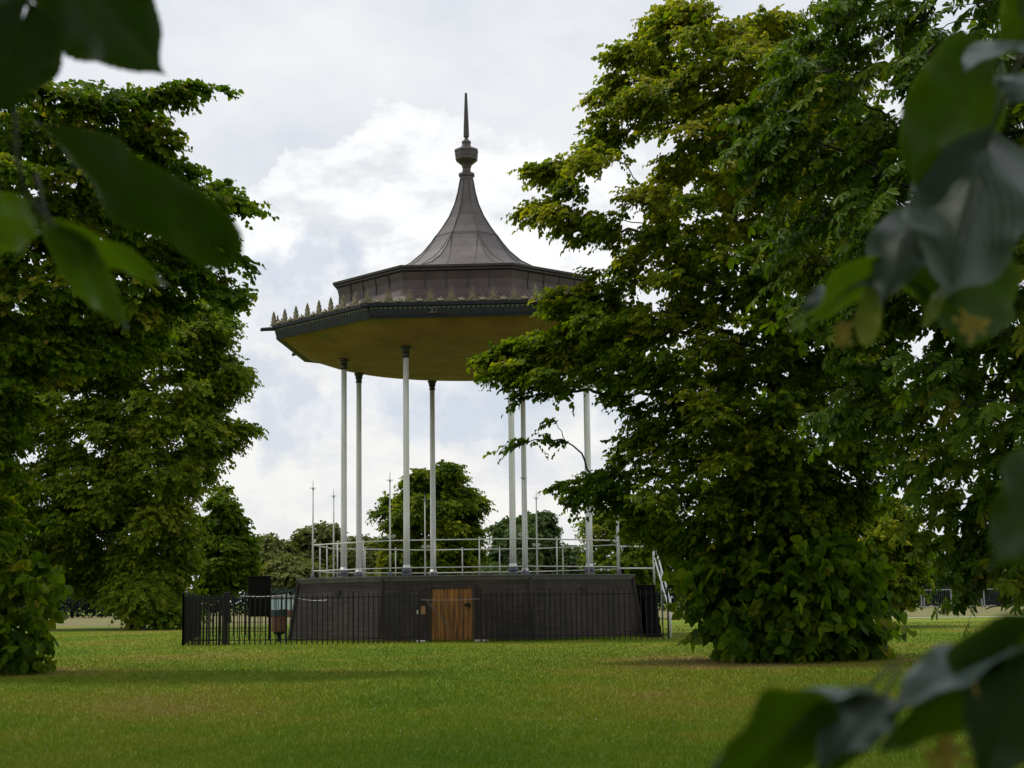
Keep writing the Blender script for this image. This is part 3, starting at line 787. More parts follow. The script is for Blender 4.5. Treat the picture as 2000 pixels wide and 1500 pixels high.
for z0, z1 in ((2.55, .95), (2.15, .62)): mb.tube([W(3.76, 43.75, z0), W(3.86, 40.45, z1)], .022, 8)
mb.tube([W(3.76, 43.75, 1.36), W(3.76, 43.75, 2.6)], .03, 8)
mb.tube([W(3.86, 40.45, 0), W(3.86, 40.45, 1.0)], .03, 8)
mb.tube([W(3.81, 42.1, .3), W(3.81, 42.1, 1.75)], .025, 8)
mb.build('stair_handrail', M['white'], bs, smooth=True)

# roof
mb = MB(); nS = 64
cp_ = [(5.28, 8.10, 0), (5.12, 8.03, .25), (4.9, 7.94, .6), (4.6, 7.83, .9), (4.2, 7.70, 1), (3.85, 7.62, 1), (3.5, 7.585, 1), (2.5, 7.575, 1), (1.2, 7.57, 1), (.05, 7.57, 1)]
for r_, z_, mix in cp_:
    for k in range(nS):
        t = 2 * PI * k / nS
        o_ = r_ * C225 / math.cos((t + PI / 8) % (PI / 4) - PI / 8)
        q = o_ * (1 - mix) + r_ * .965 * mix
        mb.v.append((q * math.cos(t), q * math.sin(t), z_))
for j in range(len(cp_) - 1):
    for k in range(nS):
        mb.f.append((j * nS + k, j * nS + (k + 1) % nS, (j + 1) * nS + (k + 1) % nS, (j + 1) * nS + k))
mb.build('ceiling', M['ceiling'], bs, smooth=True)
mb = MB(); octo(mb, [(5.26, 8.115), (5.36, 8.07), (5.45, 8.07), (5.47, 8.14), (5.44, 8.16), (5.50, 8.30), (5.52, 8.36), (5.57, 8.365), (5.58, 8.44), (5.54, 8.45), (5.54, 8.47), (5.2, 8.475), (4.2, 8.62), (3.86, 8.9), (3.80, 9.1)])
gut = mb.build('gutter', M['navy'], bs)
for i in range(8):
    mb = MB(); hl = 5.46 * S225; n = 34 * 6
    zs = [(8.145, 5.456, .0), (8.17, 5.462, .5), (8.26, 5.487, 1.0), (8.275, 5.49, .0), (8.285, 5.495, .0)]
    for q in range(n + 1):
        u = -hl + 2 * hl * q / n
        bulge = .003 + .018 * max(0, math.sin(PI * 34 * q / n) ** 2 - .25)
        for z, r_, k_ in zs: mb.v.append(fp(i, u, r_ * C225 + .002 + bulge * k_, z))
    m8 = len(zs)
    for q in range(n):
        for j in range(m8 - 1): mb.f.append((q * m8 + j, (q + 1) * m8 + j, (q + 1) * m8 + j + 1, q * m8 + j + 1))
    mb.build('moulding', M['navymould'], gut)
    mb = MB(); zs = [(8.28, 5.49, .2), (8.292, 5.497, .9), (8.308, 5.505, 1.15), (8.324, 5.512, .9), (8.336, 5.518, .2)]
    for q in range(n + 1):
        u = -hl + 2 * hl * q / n
        bulge = -.006 + .034 * max(0, math.sin(PI * 34 * q / n) ** 2 - .45)
        for z, r_, k_ in zs: mb.v.append(fp(i, u, r_ * C225 + bulge * k_, z))
    for q in range(n):
        for j in range(4): mb.f.append((q * 5 + j, (q + 1) * 5 + j, (q + 1) * 5 + j + 1, q * 5 + j + 1))
    mb.build('beading', M['navylight'], gut)
# roman numeral mark on the front gutter
mb = MB()
uc = -.47
for (u0, z0, u1, z1) in ((-.07, 8.18, .04, 8.30), (.04, 8.18, -.07, 8.30), (.09, 8.18, .09, 8.30)):
    mb.tube([fp(0, uc + u0, 5.52 * C225, z0), fp(0, uc + u1, 5.545 * C225, z1)], .012, 5)
for z in (8.18, 8.30): mb.tube([fp(0, uc - .09, 5.535 * C225, z), fp(0, uc + .12, 5.535 * C225, z)], .008, 5)
mb.build('numeral', M['navylight'], gut)
for k in range(8):
    x, y, _ = corner(k, 5.52, 0); x2, y2, _ = corner(k, 5.86, 0)
    mb = MB(); mb.tube([(x * .97, y * .97, 8.38), (x2, y2, 8.33)], [.06, .05], 8)
    mb.tube([(x2, y2, 8.36), (x2, y2, 8.28)], .035, 6); mb.build('spout', M['navy'], bs)
# cresting
def palmette_mesh():
    mb = MB(); ths = .018
    def blade(ax, az, bx, bz, w):
        d = Vector((bx - ax, 0, bz - az)); L = d.length; d.normalize(); n = Vector((-d.z, 0, d.x))
        p0, p1, p2 = Vector((ax, 0, az)), Vector((ax, 0, az)) + d * L * .62, Vector((bx, 0, bz))
        for y in (-ths, ths):
            pass
        ring = [p0 + n * w * .25, p1 + n * w, p2, p1 - n * w, p0 - n * w * .25]
        vs = [v + Vector((0, -ths, 0)) for v in ring] + [v + Vector((0, ths, 0)) for v in ring]
        mb.add(vs, [(0, 1, 2, 3, 4), (9, 8, 7, 6, 5)] + [(i, i + 5, (i + 1) % 5 + 5, (i + 1) % 5) for i in range(5)])
    blade(0, 0, 0, .42, .022)
    for s in (-1, 1):
        blade(s * .01, .03, s * .06, .36, .018); blade(s * .02, .03, s * .115, .27, .019); blade(s * .03, .02, s * .155, .16, .02); blade(s * .03, .01, s * .18, .05, .02)
        mb.tube([(s * .09, 0, .25), (s * .075, 0, .33), (s * .035, 0, .40), (0, 0, .44)], .008, 5)
    mb.v = [(x * .78, y, z * .88) for x, y, z in mb.v]
    mb.add([(x, y, z) for y in (-.012, .012) for x, z in ((-.19, 0), (.19, 0), (.10, .07), (.03, .16), (-.03, .16), (-.10, .07))], [(0, 1, 2, 3, 4, 5), (11, 10, 9, 8, 7, 6), (0, 6, 7, 1), (1, 7, 8, 2), (2, 8, 9, 3), (3, 9, 10, 4), (4, 10, 11, 5), (5, 11, 6, 0)])
    return mb
pm = palmette_mesh().build('palmette', M['gilt'], bs)
bud = MB()
for s in (-1, 0, 1):
    bud.tube([(0, 0, 0), (s * .05, 0, .07), (s * .075, 0, .11 + .05 * (s == 0))], [.03, .03, .006], 6)
bud.lathe([(.05, 0), (.07, .03), (.05, .07), (.01, .09)], 8)
bud.v = [(x * 1.3, y, z * .85) for x, y, z in bud.v]
bd = bud.build('bud', M['gilt'], bs)
first = True
for i in range(8):
    hl = 5.53 * S225
    for q in range(8):
        u = -hl + hl * 2 * q / 8
        for src, uu in ((pm, u), (bd, u + hl / 8)):
            o = src if first else src.copy()
            if not first: COL.objects.link(o); o.parent = bs
            o.location = fp(i, uu, 5.53 * C225, 8.455); o.rotation_euler = (R(-4) if False else 0, 0, R(45 * i))
        first = False
# upper band
mb = MB(); octo(mb, [(3.80, 9.08), (3.70, 9.10), (3.72, 9.35), (3.76, 9.57), (3.84, 9.60)]); octo(mb, [(4.25, 8.60), (3.92, 8.9), (3.80, 9.1)])
band = mb.build('roof_band', M['copperband'], bs)
mb = MB(); octo(mb, [(3.80, 8.62), (3.74, 9.0), (3.73, 9.35), (3.78, 9.57)])
mb.build('band_wall', M['copperband'], bs)
mb = MB(); octo(mb, [(3.78, 9.56), (3.84, 9.60), (3.84, 9.64), (3.90, 9.66), (3.91, 9.72), (3.87, 9.735), (3.4, 9.80)]); mb.build('cornice', M['seam'], bs)
for i in range(8):
    for q in range(6):
        mb = MB()
        u = -1.41 + q * 2.82 / 5
        if abs(u) > 1.38: continue
        mb.tube([fp(i, u, 3.80 * C225 + .004, 8.66), fp(i, u, 3.75 * C225, 9.0), fp(i, u, 3.74 * C225, 9.35), fp(i, u, 3.79 * C225, 9.56)], .018, 5)
        mb.build('band_seam', M['seam'], band)
flare = [(3.86, 9.72), (3.4, 9.80), (2.8, 9.92), (2.17, 10.12), (1.67, 10.40), (1.33, 10.70), (1.08, 11.0), (.75, 11.45), (.53, 11.8), (.36, 12.19), (.26, 12.55), (.19, 12.93)]
mb = MB(); octo(mb, flare, (False, True)); rf = mb.build('roof', M['copper'], bs)
for k in range(8):
    mb = MB(); mb.tube([corner(k, r + .006, z + .006) for r, z in flare], .014, 5); mb.build('roof_seam', M['seam'], rf)
for i in range(8):
    for sg in (-1, 1):
        pts = []
        for r, z in flare[:6]:
            u = sg * .36 if r * S225 > .5 else None
            if u is None: break
            pts.append(fp(i, u, r * C225 + .004, z + .004))
        r2 = .94; pts.append(fp(i, sg * .94 * S225, .94 * C225 + .004, 11.22))
        mb = MB(); mb.tube(pts, .009, 5); mb.build('roof_seam', M['seam'], rf)
    mb = MB(); mb.tube([fp(i, -.94 * S225, .945 * C225, 11.22), fp(i, .94 * S225, .945 * C225, 11.22)], .008, 5); mb.build('roof_seam', M['seam'], rf)
mb = MB(); octo(mb, [(.17, 12.90), (.20, 12.93), (.20, 13.0), (.24, 13.03), (.24, 13.10), (.19, 13.12), (.13, 13.15), (.12, 13.24), (.16, 13.36), (.27, 13.45), (.33, 13.50), (.335, 13.60), (.345, 13.61), (.345, 13.72), (.36, 13.73), (.355, 13.79), (.27, 13.84), (.16, 13.87), (.12, 13.98), (.14, 14.0), (.14, 14.05), (.10, 14.07), (.06, 14.12), (.05, 14.16)], (True, True))
fin = mb.build('finial', M['copper'], bs)
mb = MB(); mb.lathe([(.05, 14.16), (.082, 14.19), (.075, 14.5), (.035, 15.48), (.02, 15.5)], 8); mb.build('spike', M['seam'], fin)

# ------------------------------------------------------------------ iron fence, board, bin and small things by the plinth
def fence(name, pts, label, h=1.22, sp=.122, group='black iron fence runs round the bandstand', post_every=1):
    root = empty(name, (pts[0][0], pts[0][1], 0)); tag(root, label, 'fence', group)
    o = np.array([pts[0][0], pts[0][1]])
    for k, p in enumerate(pts):
        x, y = np.array(p) - o
        mb = MB(); mb.box((x, y, (h + .02) / 2), (.038, .038, h + .02)); mb.lathe([(.02, h + .02), (.026, h + .04), (.004, h + .07)], 8, c=(x, y)); mb.build('post', M['iron'], root)
        if k + 1 < len(pts):
            q = np.array(pts[k + 1]) - o; a = np.array([x, y]); L = np.linalg.norm(q - a); dirv = (q - a) / L
            mb = MB()
            an = math.atan2(dirv[1], dirv[0])
            for z in (.12, h - .1):
                c = (a + q) / 2; mb.box((c[0], c[1], z), (L - .03, .012, .02), an)
            n = int(L / sp)
            for j in range(1, n):
                c = a + dirv * (j * L / n)
                mb.tube([(c[0], c[1], -.01), (c[0], c[1], h - .03), (c[0], c[1], h)], [.014, .014, .005], 6)
            mb.build('panel', M['iron'], root)
    return root
def gp(px, Y):
    p = at(px, 1250, Y); return (p[0], Y)
fence('iron_fence', [gp(357, 39.6), gp(447, 39.55), gp(559, 39.5), gp(690, 39.4), gp(819, 39.3)], 'black iron fence in front of the plinth, left of the wooden door')
fence('iron_fence', [gp(940, 39.9), gp(1075, 39.9), gp(1200, 39.9), gp(1306, 39.9)], 'black iron fence in front of the plinth, right of the wooden door')
fence('iron_fence', [gp(357, 39.6), gp(366, 43.5), gp(378, 47.5), gp(390, 51.4)], 'black iron fence run going back from the far left corner post')
fence('iron_fence', [gp(390, 51.4), gp(480, 51.4), gp(590, 51.4)], 'black iron fence run standing behind the notice board')
fence('barrier_panel', [gp(368, 39.95), gp(440, 39.95)], 'spare barrier panel of upright bars standing just behind the leftmost fence bay', sp=.075, group='spare barrier panels')
fence('barrier_panel', [gp(376, 40.3), gp(443, 40.25)], 'hindmost spare barrier panel stacked inside the leftmost fence bay', sp=.08, group='spare barrier panels')

nb_ = empty('notice_board', tuple(np.r_[gp(506, 44), 0])); tag(nb_, 'tall black notice board on two legs behind the iron fence', 'notice board')
mb = MB(); mb.box((0, 0, 1.17), (.60, .06, 1.06)); mb.box((0, 0, 1.715), (.66, .1, .03)); mb.build('panel', M['board'], nb_, bevel=.004)
for s in (-.27, .27):
    mb = MB(); mb.box((s, .05, .45), (.06, .05, .9)); mb.build('leg', M['board'], nb_)
bn = empty('litter_bin', tuple(np.r_[gp(545, 42.3), 0])); tag(bn, 'brown slatted litter bin with dark green rim beside the plinth', 'litter bin')
mb = MB(); n = 14
for q in range(n):
    t = 2 * PI * q / n
    mb.box((.185 * math.cos(t), .185 * math.sin(t), .47), (.02, .076, .40), t)
mb.lathe([(.17, .28), (.17, .67)], 20); mb.build('slats', M['binwood'], bn)
mb = MB(); mb.lathe([(.2, .66), (.212, .67), (.212, .83), (.2, .84), (.18, .84), (.18, .68)], 24); mb.build('rim', M['bingreen'], bn, smooth=False)
mb = MB(); mb.lathe([(.17, .29), (.14, .22), (.05, .17), (.045, 0)], 16); mb.build('stem', M['iron'], bn)
mb = MB(); mb.tube([(.14, .1, 0), (.14, .1, 1.24)], .022, 8); mb.build('pole', M['galv'], bn)

ch = MB()
a, b = at(556, 1161, 42.2), at(640, 1172, 42.0)
for p, q, sag in ((at(470, 1164, 43), at(556, 1162, 42.4), .03), (a, b, .07)):
    pts = smooth_path(p, q, -sag, 9); ch.tube(pts, .007, 5)
tag(ch.build('rope', M['galv'], None), 'thin pale rope strung from the bin pole to the plinth', 'rope')
c2 = MB(); c2.tube(smooth_path(at(822, 1171.5, 39.3), at(938, 1169.5, 39.9), -.02, 9), .005, 5)
tag(c2.build('chain', M['galv'], None), 'thin chain across the fence gap in front of the wooden door', 'chain')
st = MB(); st.tube([at(833, 1172, 39.8), at(877, 1226, 39.7)], .010, 6)
tag(st.build('stay_bar', M['basegrey'], None), 'slanting grey stay bar leaning before the wooden door', 'stay bar')
sg = empty('wall_sign', tuple(at(824, 1192, 40.05))); tag(sg, 'small orange and buff notice on the plinth left of the door', 'sign')
mb = MB(); mb.box((0, 0, 0), (.28, .015, .24)); mb.build('backing', M['dark'], sg)
mb = MB(); mb.box((.03, -.012, .0), (.11, .008, .2)); mb.build('notice', M['orange'], sg)
mb = MB(); mb.box((-.09, -.012, -.04), (.08, .008, .1)); mb.build('notice', M['stone'], sg)
for px, w, lab in ((940, .34, 'pale stone slab on the grass just right of the wooden door'), (822, .22, 'pale stone slab on the grass just left of the wooden door')):
    p = gp(px, 40.0); mb = MB(); mb.box((0, 0, .025), (w, .14, .05)); o = mb.build('stone_slab', M['stone'], None, bevel=.008); o.location = (p[0], p[1], 0)
    tag(o, lab, 'stone slab', 'stone slabs by the door')
# far kiosk behind the bin, galvanised fence, post at the left
k = at(556, 1203, 112); kr = empty('kiosk', (k[0], 112, 0)); tag(kr, 'pale teal hut far behind the litter bin', 'hut')
mb = MB(); mb.box((0, 0, .95), (2.2, 1.5, .9)); mb.build('wall', M['teal'], kr)
mb = MB(); mb.box((0, 0, .25), (2.2, 1.5, .5)); mb.build('plinth', M['binwood'], kr)
mb = MB(); mb.box((0, 0, 1.44), (2.4, 1.7, .08)); mb.build('roof', M['stone'], kr)
def wire_fence(px0, px1, Y, n, label, h=1.3, lean=0):
    a, b = at(px0, 1190, Y), at(px1, 1190, Y)
    root = empty('wire_fence', (a[0], Y, 0)); tag(root, label, 'fence', 'galvanised temporary fences at the far side')
    Ln = b[0] - a[0]
    for q in range(n):
        x0, x1 = Ln * q / n + .05, Ln * (q + 1) / n - .12
        mb = MB()
        for x in (x0, x1): mb.tube([(x, 0, 0), (x + random.uniform(-.04, .04), 0, h)], .045, 6)
        mb.tube([(x0, 0, h), (x1, 0, h)], .03, 6); mb.tube([(x0, 0, .15), (x1, 0, .15)], .03, 6)
        for j in range(1, 14):
            x = x0 + (x1 - x0) * j / 14; mb.tube([(x, 0, .15), (x, 0, h)], .003, 3, caps=False)
        mb.build('panel', M['galv'], root)
wire_fence(1745, 2040, 113, 5, 'galvanised temporary fence far off at the right, beyond the dry grass')


# ------------------------------------------------------------------ foreground lime sprays
def nearleafmat(name, top, under, trans=.4):
    m, nt, out = newmat(name)
    tc = N(nt, 'ShaderNodeUVMap')
    sx = N(nt, 'ShaderNodeSeparateXYZ'); nt.links.new(tc.outputs[0], sx.inputs[0])
    # side veins: stripes slanting from the midrib
    ab = N(nt, 'ShaderNodeMath', _operation='ABSOLUTE'); nt.links.new(sx.outputs[0], ab.inputs[0])
    v = N(nt, 'ShaderNodeMath', _operation='MULTIPLY_ADD'); v.inputs[1].default_value = -.75
    nt.links.new(ab.outputs[0], v.inputs[0]); nt.links.new(sx.outputs[1], v.inputs[2])
    v2 = N(nt, 'ShaderNodeMath', _operation='MULTIPLY'); v2.inputs[1].default_value = 8.0; nt.links.new(v.outputs[0], v2.inputs[0])
    fr = N(nt, 'ShaderNodeMath', _operation='PINGPONG'); fr.inputs[1].default_value = .5; nt.links.new(v2.outputs[0], fr.inputs[0])
    veins = ramp(nt, fr.outputs[0], [(0, (1, 1, 1)), (.10, (0, 0, 0))])
    mid = ramp(nt, ab.outputs[0], [(0, (1, 1, 1)), (.03, (0, 0, 0))])
    mxv = N(nt, 'ShaderNodeMix', _data_type='RGBA', _blend_type='LIGHTEN'); mxv.inputs[0].default_value = 1
    nt.links.new(veins.outputs[0], mxv.inputs[6]); nt.links.new(mid.outputs[0], mxv.inputs[7])
    g = N(nt, 'ShaderNodeNewGeometry')
    oc = N(nt, 'ShaderNodeTexCoord')
    no = N(nt, 'ShaderNodeTexNoise', Scale=60.0, Detail=4.0); nt.links.new(oc.outputs['Object'], no.inputs['Vector'])
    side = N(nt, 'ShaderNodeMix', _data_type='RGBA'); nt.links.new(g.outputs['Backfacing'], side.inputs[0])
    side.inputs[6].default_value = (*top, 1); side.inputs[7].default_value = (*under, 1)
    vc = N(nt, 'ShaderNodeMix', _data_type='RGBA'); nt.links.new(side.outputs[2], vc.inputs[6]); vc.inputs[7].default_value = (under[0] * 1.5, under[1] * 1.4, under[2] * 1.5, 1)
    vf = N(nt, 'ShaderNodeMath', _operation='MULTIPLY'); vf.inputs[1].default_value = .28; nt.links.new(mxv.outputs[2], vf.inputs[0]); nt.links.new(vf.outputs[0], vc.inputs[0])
    rim = ramp(nt, ab.outputs[0], [(.80, (0, 0, 0)), (1.0, (.45, .45, .45))])  # backlit edge painted in: colour lightens towards the leaf margin
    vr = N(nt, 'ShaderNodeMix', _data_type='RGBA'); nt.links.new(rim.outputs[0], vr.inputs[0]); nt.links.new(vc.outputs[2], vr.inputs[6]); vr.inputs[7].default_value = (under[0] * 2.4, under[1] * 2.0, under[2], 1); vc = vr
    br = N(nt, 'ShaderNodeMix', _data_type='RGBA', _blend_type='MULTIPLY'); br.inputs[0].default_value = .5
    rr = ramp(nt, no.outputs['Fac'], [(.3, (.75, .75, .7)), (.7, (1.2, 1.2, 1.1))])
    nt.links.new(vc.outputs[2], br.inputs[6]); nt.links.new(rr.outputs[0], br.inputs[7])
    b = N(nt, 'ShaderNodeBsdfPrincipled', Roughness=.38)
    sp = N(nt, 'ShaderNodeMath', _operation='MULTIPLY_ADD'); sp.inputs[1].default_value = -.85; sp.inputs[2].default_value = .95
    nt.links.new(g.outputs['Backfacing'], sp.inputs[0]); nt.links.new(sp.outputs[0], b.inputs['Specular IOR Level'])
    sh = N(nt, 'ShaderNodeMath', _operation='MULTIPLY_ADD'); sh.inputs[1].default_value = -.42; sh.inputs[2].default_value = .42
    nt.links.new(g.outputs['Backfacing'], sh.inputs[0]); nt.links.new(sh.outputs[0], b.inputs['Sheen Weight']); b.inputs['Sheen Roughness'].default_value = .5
    b.inputs['Sheen Tint'].default_value = (.70, .92, .95, 1)  # bluish sky reflection on the leaf tops put into the sheen tint
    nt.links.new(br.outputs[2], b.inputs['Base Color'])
    bp = N(nt, 'ShaderNodeBump', Strength=.4, Distance=.002)
    nt.links.new(mxv.outputs[2], bp.inputs['Height']); bp.invert = True
    nt.links.new(bp.outputs[0], b.inputs['Normal'])
    t = N(nt, 'ShaderNodeBsdfTranslucent')
    tm = N(nt, 'ShaderNodeMix', _data_type='RGBA', _blend_type='MULTIPLY'); tm.inputs[0].default_value = 1
    nt.links.new(br.outputs[2], tm.inputs[6]); tm.inputs[7].default_value = (1.9, 2.0, .35, 1); nt.links.new(tm.outputs[2], t.inputs[0])
    mx = N(nt, 'ShaderNodeMixShader'); mx.inputs[0].default_value = trans
    nt.links.new(b.outputs[0], mx.inputs[1]); nt.links.new(t.outputs[0], mx.inputs[2]); nt.links.new(mx.outputs[0], out.inputs[0])
    return m
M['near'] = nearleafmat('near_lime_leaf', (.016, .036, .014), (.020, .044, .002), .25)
M['nearlit'] = nearleafmat('lit_lime_leaf', (.040, .074, .005), (.062, .108, .006), .52)  # lit copy of the near leaf, light from behind put into the colour
M['nearmid'] = nearleafmat('half_lit_lime_leaf', (.018, .038, .006), (.034, .066, .003), .38)  # half-lit copy of the same leaf, its lighter tone painted in
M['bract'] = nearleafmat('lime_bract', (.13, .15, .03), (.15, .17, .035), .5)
M['flower'] = paint('lime_flowers', (.34, .26, .03), (.56, .44, .07), 90, .6)

def near_leaf(base, tip, width, up, fold=.25, arch=.10, mat='near', parent=None, name='leaf', heart=True, wav=.035, side=0.0, stalk=True):
    "one lime leaf as a bent sheet with a toothed heart-shaped edge"
    base, tip = np.array(base, float), np.array(tip, float)
    ax = tip - base; L = np.linalg.norm(ax); D = ax / L
    up = np.array(up, float); Nn = up - D * up.dot(D); Nn /= np.linalg.norm(Nn); S = np.cross(D, Nn)
    nu, nv = 12, 44
    ph = [random.uniform(0, 6.28) for _ in range(6)]
    vs, uv, fs = [], [], []
    for j in range(nv + 1):
        t = j / nv
        if heart: w = (math.sin(PI * min(1, t ** .62)) ** .75) * (1 - .30 * t) * 1.15 if t < 1 else 0
        else: w = math.sin(PI * t) ** .45
        w = max(w, .004)
        if heart and t > .84: w *= 1 - .45 * ((t - .84) / .16)
        tooth = 1 + .016 * ((j % 2) * 2 - 1)
        for i in range(-nu // 2, nu // 2 + 1):
            q = i / (nu / 2)
            irr = 1 + .07 * math.sin(t * 9 + ph[0] + (q > 0) * ph[1]) + .05 * math.sin(t * 17 + ph[2] + (q > 0) * ph[3])
            lx = q * w * width / 2 * (tooth if abs(q) == 1 else 1) * irr
            back = -.16 * L * (abs(q) ** 1.6) * max(0, 1 - t * 3.2) if heart else 0
            z = abs(lx) * fold - arch * L * (t - .35) ** 2 * 1.6 + wav * L * (math.sin(t * 9 + q * 2.6 + ph[4]) * abs(q) + .5 * math.sin(t * 19 + ph[5]) * abs(q) ** 2) - .35 * fold * lx * lx / width * 2 + side * lx * t
            p = base + D * (t * L + back) + S * lx + Nn * z
            vs.append(p); uv.append((q, t))
    n1 = nu + 1
    for j in range(nv):
        for i in range(nu): fs.append((j * n1 + i, j * n1 + i + 1, (j + 1) * n1 + i + 1, (j + 1) * n1 + i))
    me = bpy.data.meshes.new(name); o0 = np.array(parent.location) if parent is not None else np.zeros(3)
    me.from_pydata([tuple(v - o0) for v in vs], [], fs); me.update()
    ul = me.uv_layers.new(name='UVMap')
    for l in me.loops: ul.data[l.index].uv = uv[l.vertex_index]
    # upper side outward along Nn
    if np.array(me.polygons[nu * 14 + 3].normal).dot(Nn) < 0: me.flip_normals()
    for p in me.polygons: p.use_smooth = True
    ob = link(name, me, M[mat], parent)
    if not stalk: return ob
    mb = MB(); b0 = base - o0
    q1 = b0 - D * L * .22 + np.array([0, 0, .03 * L]); q2 = b0 - D * L * .40 + np.array([.02 * L, 0, .14 * L])
    mb.tube([b0 + D * L * .04, b0 - D * L * .08, q1, q2], [.0007, .0008, .0009, .0011], 6)
    mb.build('stalk', M['greentwig'], ob, smooth=True)
    return ob
def twig(parent, pts, r, name='twig'):
    o = np.array(parent.location); mb = MB(); k = len(pts)
    mb.tube([np.array(p) - o for p in pts], list(np.linspace(r, r * .5, k)), 7); return mb.build(name, M['greentwig'], parent, smooth=True)
def flowers(parent, c, rad, n=26):
    o = np.array(parent.location); mb = MB(); c = np.array(c)
    for q in range(n):
        p = c + unit(rng.normal(0, 1, 3)) * rad * rng.uniform(.35, 1.0)
        mb.tube([c - o + np.array([0, 0, rad * .6]), (c + p) / 2 - o, p - o], .0007, 4)
        for e in range(5):
            d = unit(rng.normal(0, 1, 3)); s = rad * .13
            mb.tube([p - o, p - o + d * s, p - o + d * s * 1.9], [.0004, s * .42, .0003], 4)
    return mb.build('flower_cluster', M['flower'], parent)

def spray(label, Y, name='leafy_twig'):
    r = empty(name, tuple(at(*Y))); tag(r, label, 'twig', 'out of focus lime twigs in the foreground'); return r
UPC = np.array([0, -.55, .8])     # upper side turned up and towards the camera
UND = np.array([0, .8, .45])      # underside turned to the camera
# unseen lime: trunk behind the viewer, crown overhead added to shade leaves and lawn
ov = empty('lime_tree', (1.2, -3.4, 0)); tag(ov, 'unseen overhanging lime tree above the viewer, added to shade the foreground twigs', 'tree')
n = 30000
P = np.c_[rng.normal(.3, 3.6, n * 3), rng.uniform(-9, 9.5, n * 3), rng.uniform(3.3, 9, n * 3)]
P = P[(P[:, 2] > 2.5 + np.maximum(0, P[:, 1]) * .46) & (np.hypot(P[:, 0] - .3, P[:, 1] + .5) < 8.5) & ((P[:, 0] < -.3) | (P[:, 1] < -2.5)) & (np.sin(P[:, 0] * 1.7) + np.sin(P[:, 1] * 1.4 + 1) + np.sin(P[:, 2] * 1.9 + P[:, 0]) > -.9)][:n]  # crown cut away on the right to let sky light onto the twigs
m_ = len(P); Ld = rng.uniform(.14, .24, m_)
link('crown', leaves_mesh('crown', P - np.array(ov.location), rng.normal(0, 1, (m_, 3)) * [1, 1, .4] - [0, 0, .4], np.array([0, 0, 1]) + rng.normal(0, .35, (m_, 3)), Ld, Ld * .9, rng.normal(.42, .22, m_)), M['lime'], ov)
mb = MB(); mb.tube([(0, 0, 0), (.05, .1, 2), (-.1, .3, 4.5), (-.3, .8, 8.5)], [.3, .25, .2, .06], 12)
for q in range(9):
    a = q * .7; mb.tube(smooth_path((-.05, .2, 2.6 + q * .45), (3.6 * math.cos(a), 3.0 + 3.6 * math.sin(a), 4.6 + q * .42 + max(0, 1.6 * math.sin(a))), .5, 6, .08), np.linspace(.09, .015, 6), 6)
mb.build('trunk', M['bark'], ov, smooth=True)
# upper left
g = spray('out of focus lime twig with dark drooping leaves hanging in at the upper left', (60, -120, 1.0))
twig(g, [at(60, -260, 1.02), at(40, -60, 1.0), at(28, 120, .99), at(32, 300, 1.0), at(60, 440, 1.02)], .0022)
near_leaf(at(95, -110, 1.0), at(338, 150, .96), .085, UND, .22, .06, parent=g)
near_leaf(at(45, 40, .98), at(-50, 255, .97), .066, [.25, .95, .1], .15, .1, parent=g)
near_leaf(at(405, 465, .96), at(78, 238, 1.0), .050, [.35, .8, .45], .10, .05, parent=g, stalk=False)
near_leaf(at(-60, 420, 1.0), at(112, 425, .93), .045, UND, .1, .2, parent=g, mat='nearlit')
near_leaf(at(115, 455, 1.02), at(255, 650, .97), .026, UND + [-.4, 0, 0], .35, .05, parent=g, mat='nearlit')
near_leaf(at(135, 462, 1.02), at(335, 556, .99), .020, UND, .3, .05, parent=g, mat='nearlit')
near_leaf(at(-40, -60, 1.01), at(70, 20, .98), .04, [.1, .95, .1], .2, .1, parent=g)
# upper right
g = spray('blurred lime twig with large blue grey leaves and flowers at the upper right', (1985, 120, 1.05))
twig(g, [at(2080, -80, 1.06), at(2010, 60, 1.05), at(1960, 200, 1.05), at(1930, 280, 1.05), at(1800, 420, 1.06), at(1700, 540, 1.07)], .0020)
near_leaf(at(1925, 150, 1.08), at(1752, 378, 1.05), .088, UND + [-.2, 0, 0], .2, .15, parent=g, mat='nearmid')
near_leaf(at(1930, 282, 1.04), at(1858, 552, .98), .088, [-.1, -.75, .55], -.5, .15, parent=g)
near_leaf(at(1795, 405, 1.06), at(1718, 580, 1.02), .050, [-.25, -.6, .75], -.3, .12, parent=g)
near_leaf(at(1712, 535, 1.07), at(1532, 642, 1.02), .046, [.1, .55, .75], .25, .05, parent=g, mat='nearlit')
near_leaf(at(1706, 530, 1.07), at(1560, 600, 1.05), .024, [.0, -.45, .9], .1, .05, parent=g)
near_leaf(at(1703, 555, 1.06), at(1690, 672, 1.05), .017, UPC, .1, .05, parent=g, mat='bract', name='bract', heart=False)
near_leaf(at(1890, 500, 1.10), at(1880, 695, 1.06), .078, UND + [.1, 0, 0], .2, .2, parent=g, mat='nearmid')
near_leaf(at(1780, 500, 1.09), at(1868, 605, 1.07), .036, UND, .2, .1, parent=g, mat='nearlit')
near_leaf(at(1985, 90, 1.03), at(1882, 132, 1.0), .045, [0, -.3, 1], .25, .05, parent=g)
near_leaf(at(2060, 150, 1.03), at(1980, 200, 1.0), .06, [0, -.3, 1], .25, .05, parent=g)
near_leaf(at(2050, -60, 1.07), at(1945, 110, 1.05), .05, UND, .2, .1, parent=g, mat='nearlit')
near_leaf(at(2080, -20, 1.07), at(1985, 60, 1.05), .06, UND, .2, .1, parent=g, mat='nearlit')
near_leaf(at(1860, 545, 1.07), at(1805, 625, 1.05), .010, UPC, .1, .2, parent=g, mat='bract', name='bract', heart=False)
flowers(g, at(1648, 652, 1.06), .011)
flowers(g, at(1895, 640, 1.04), .013)
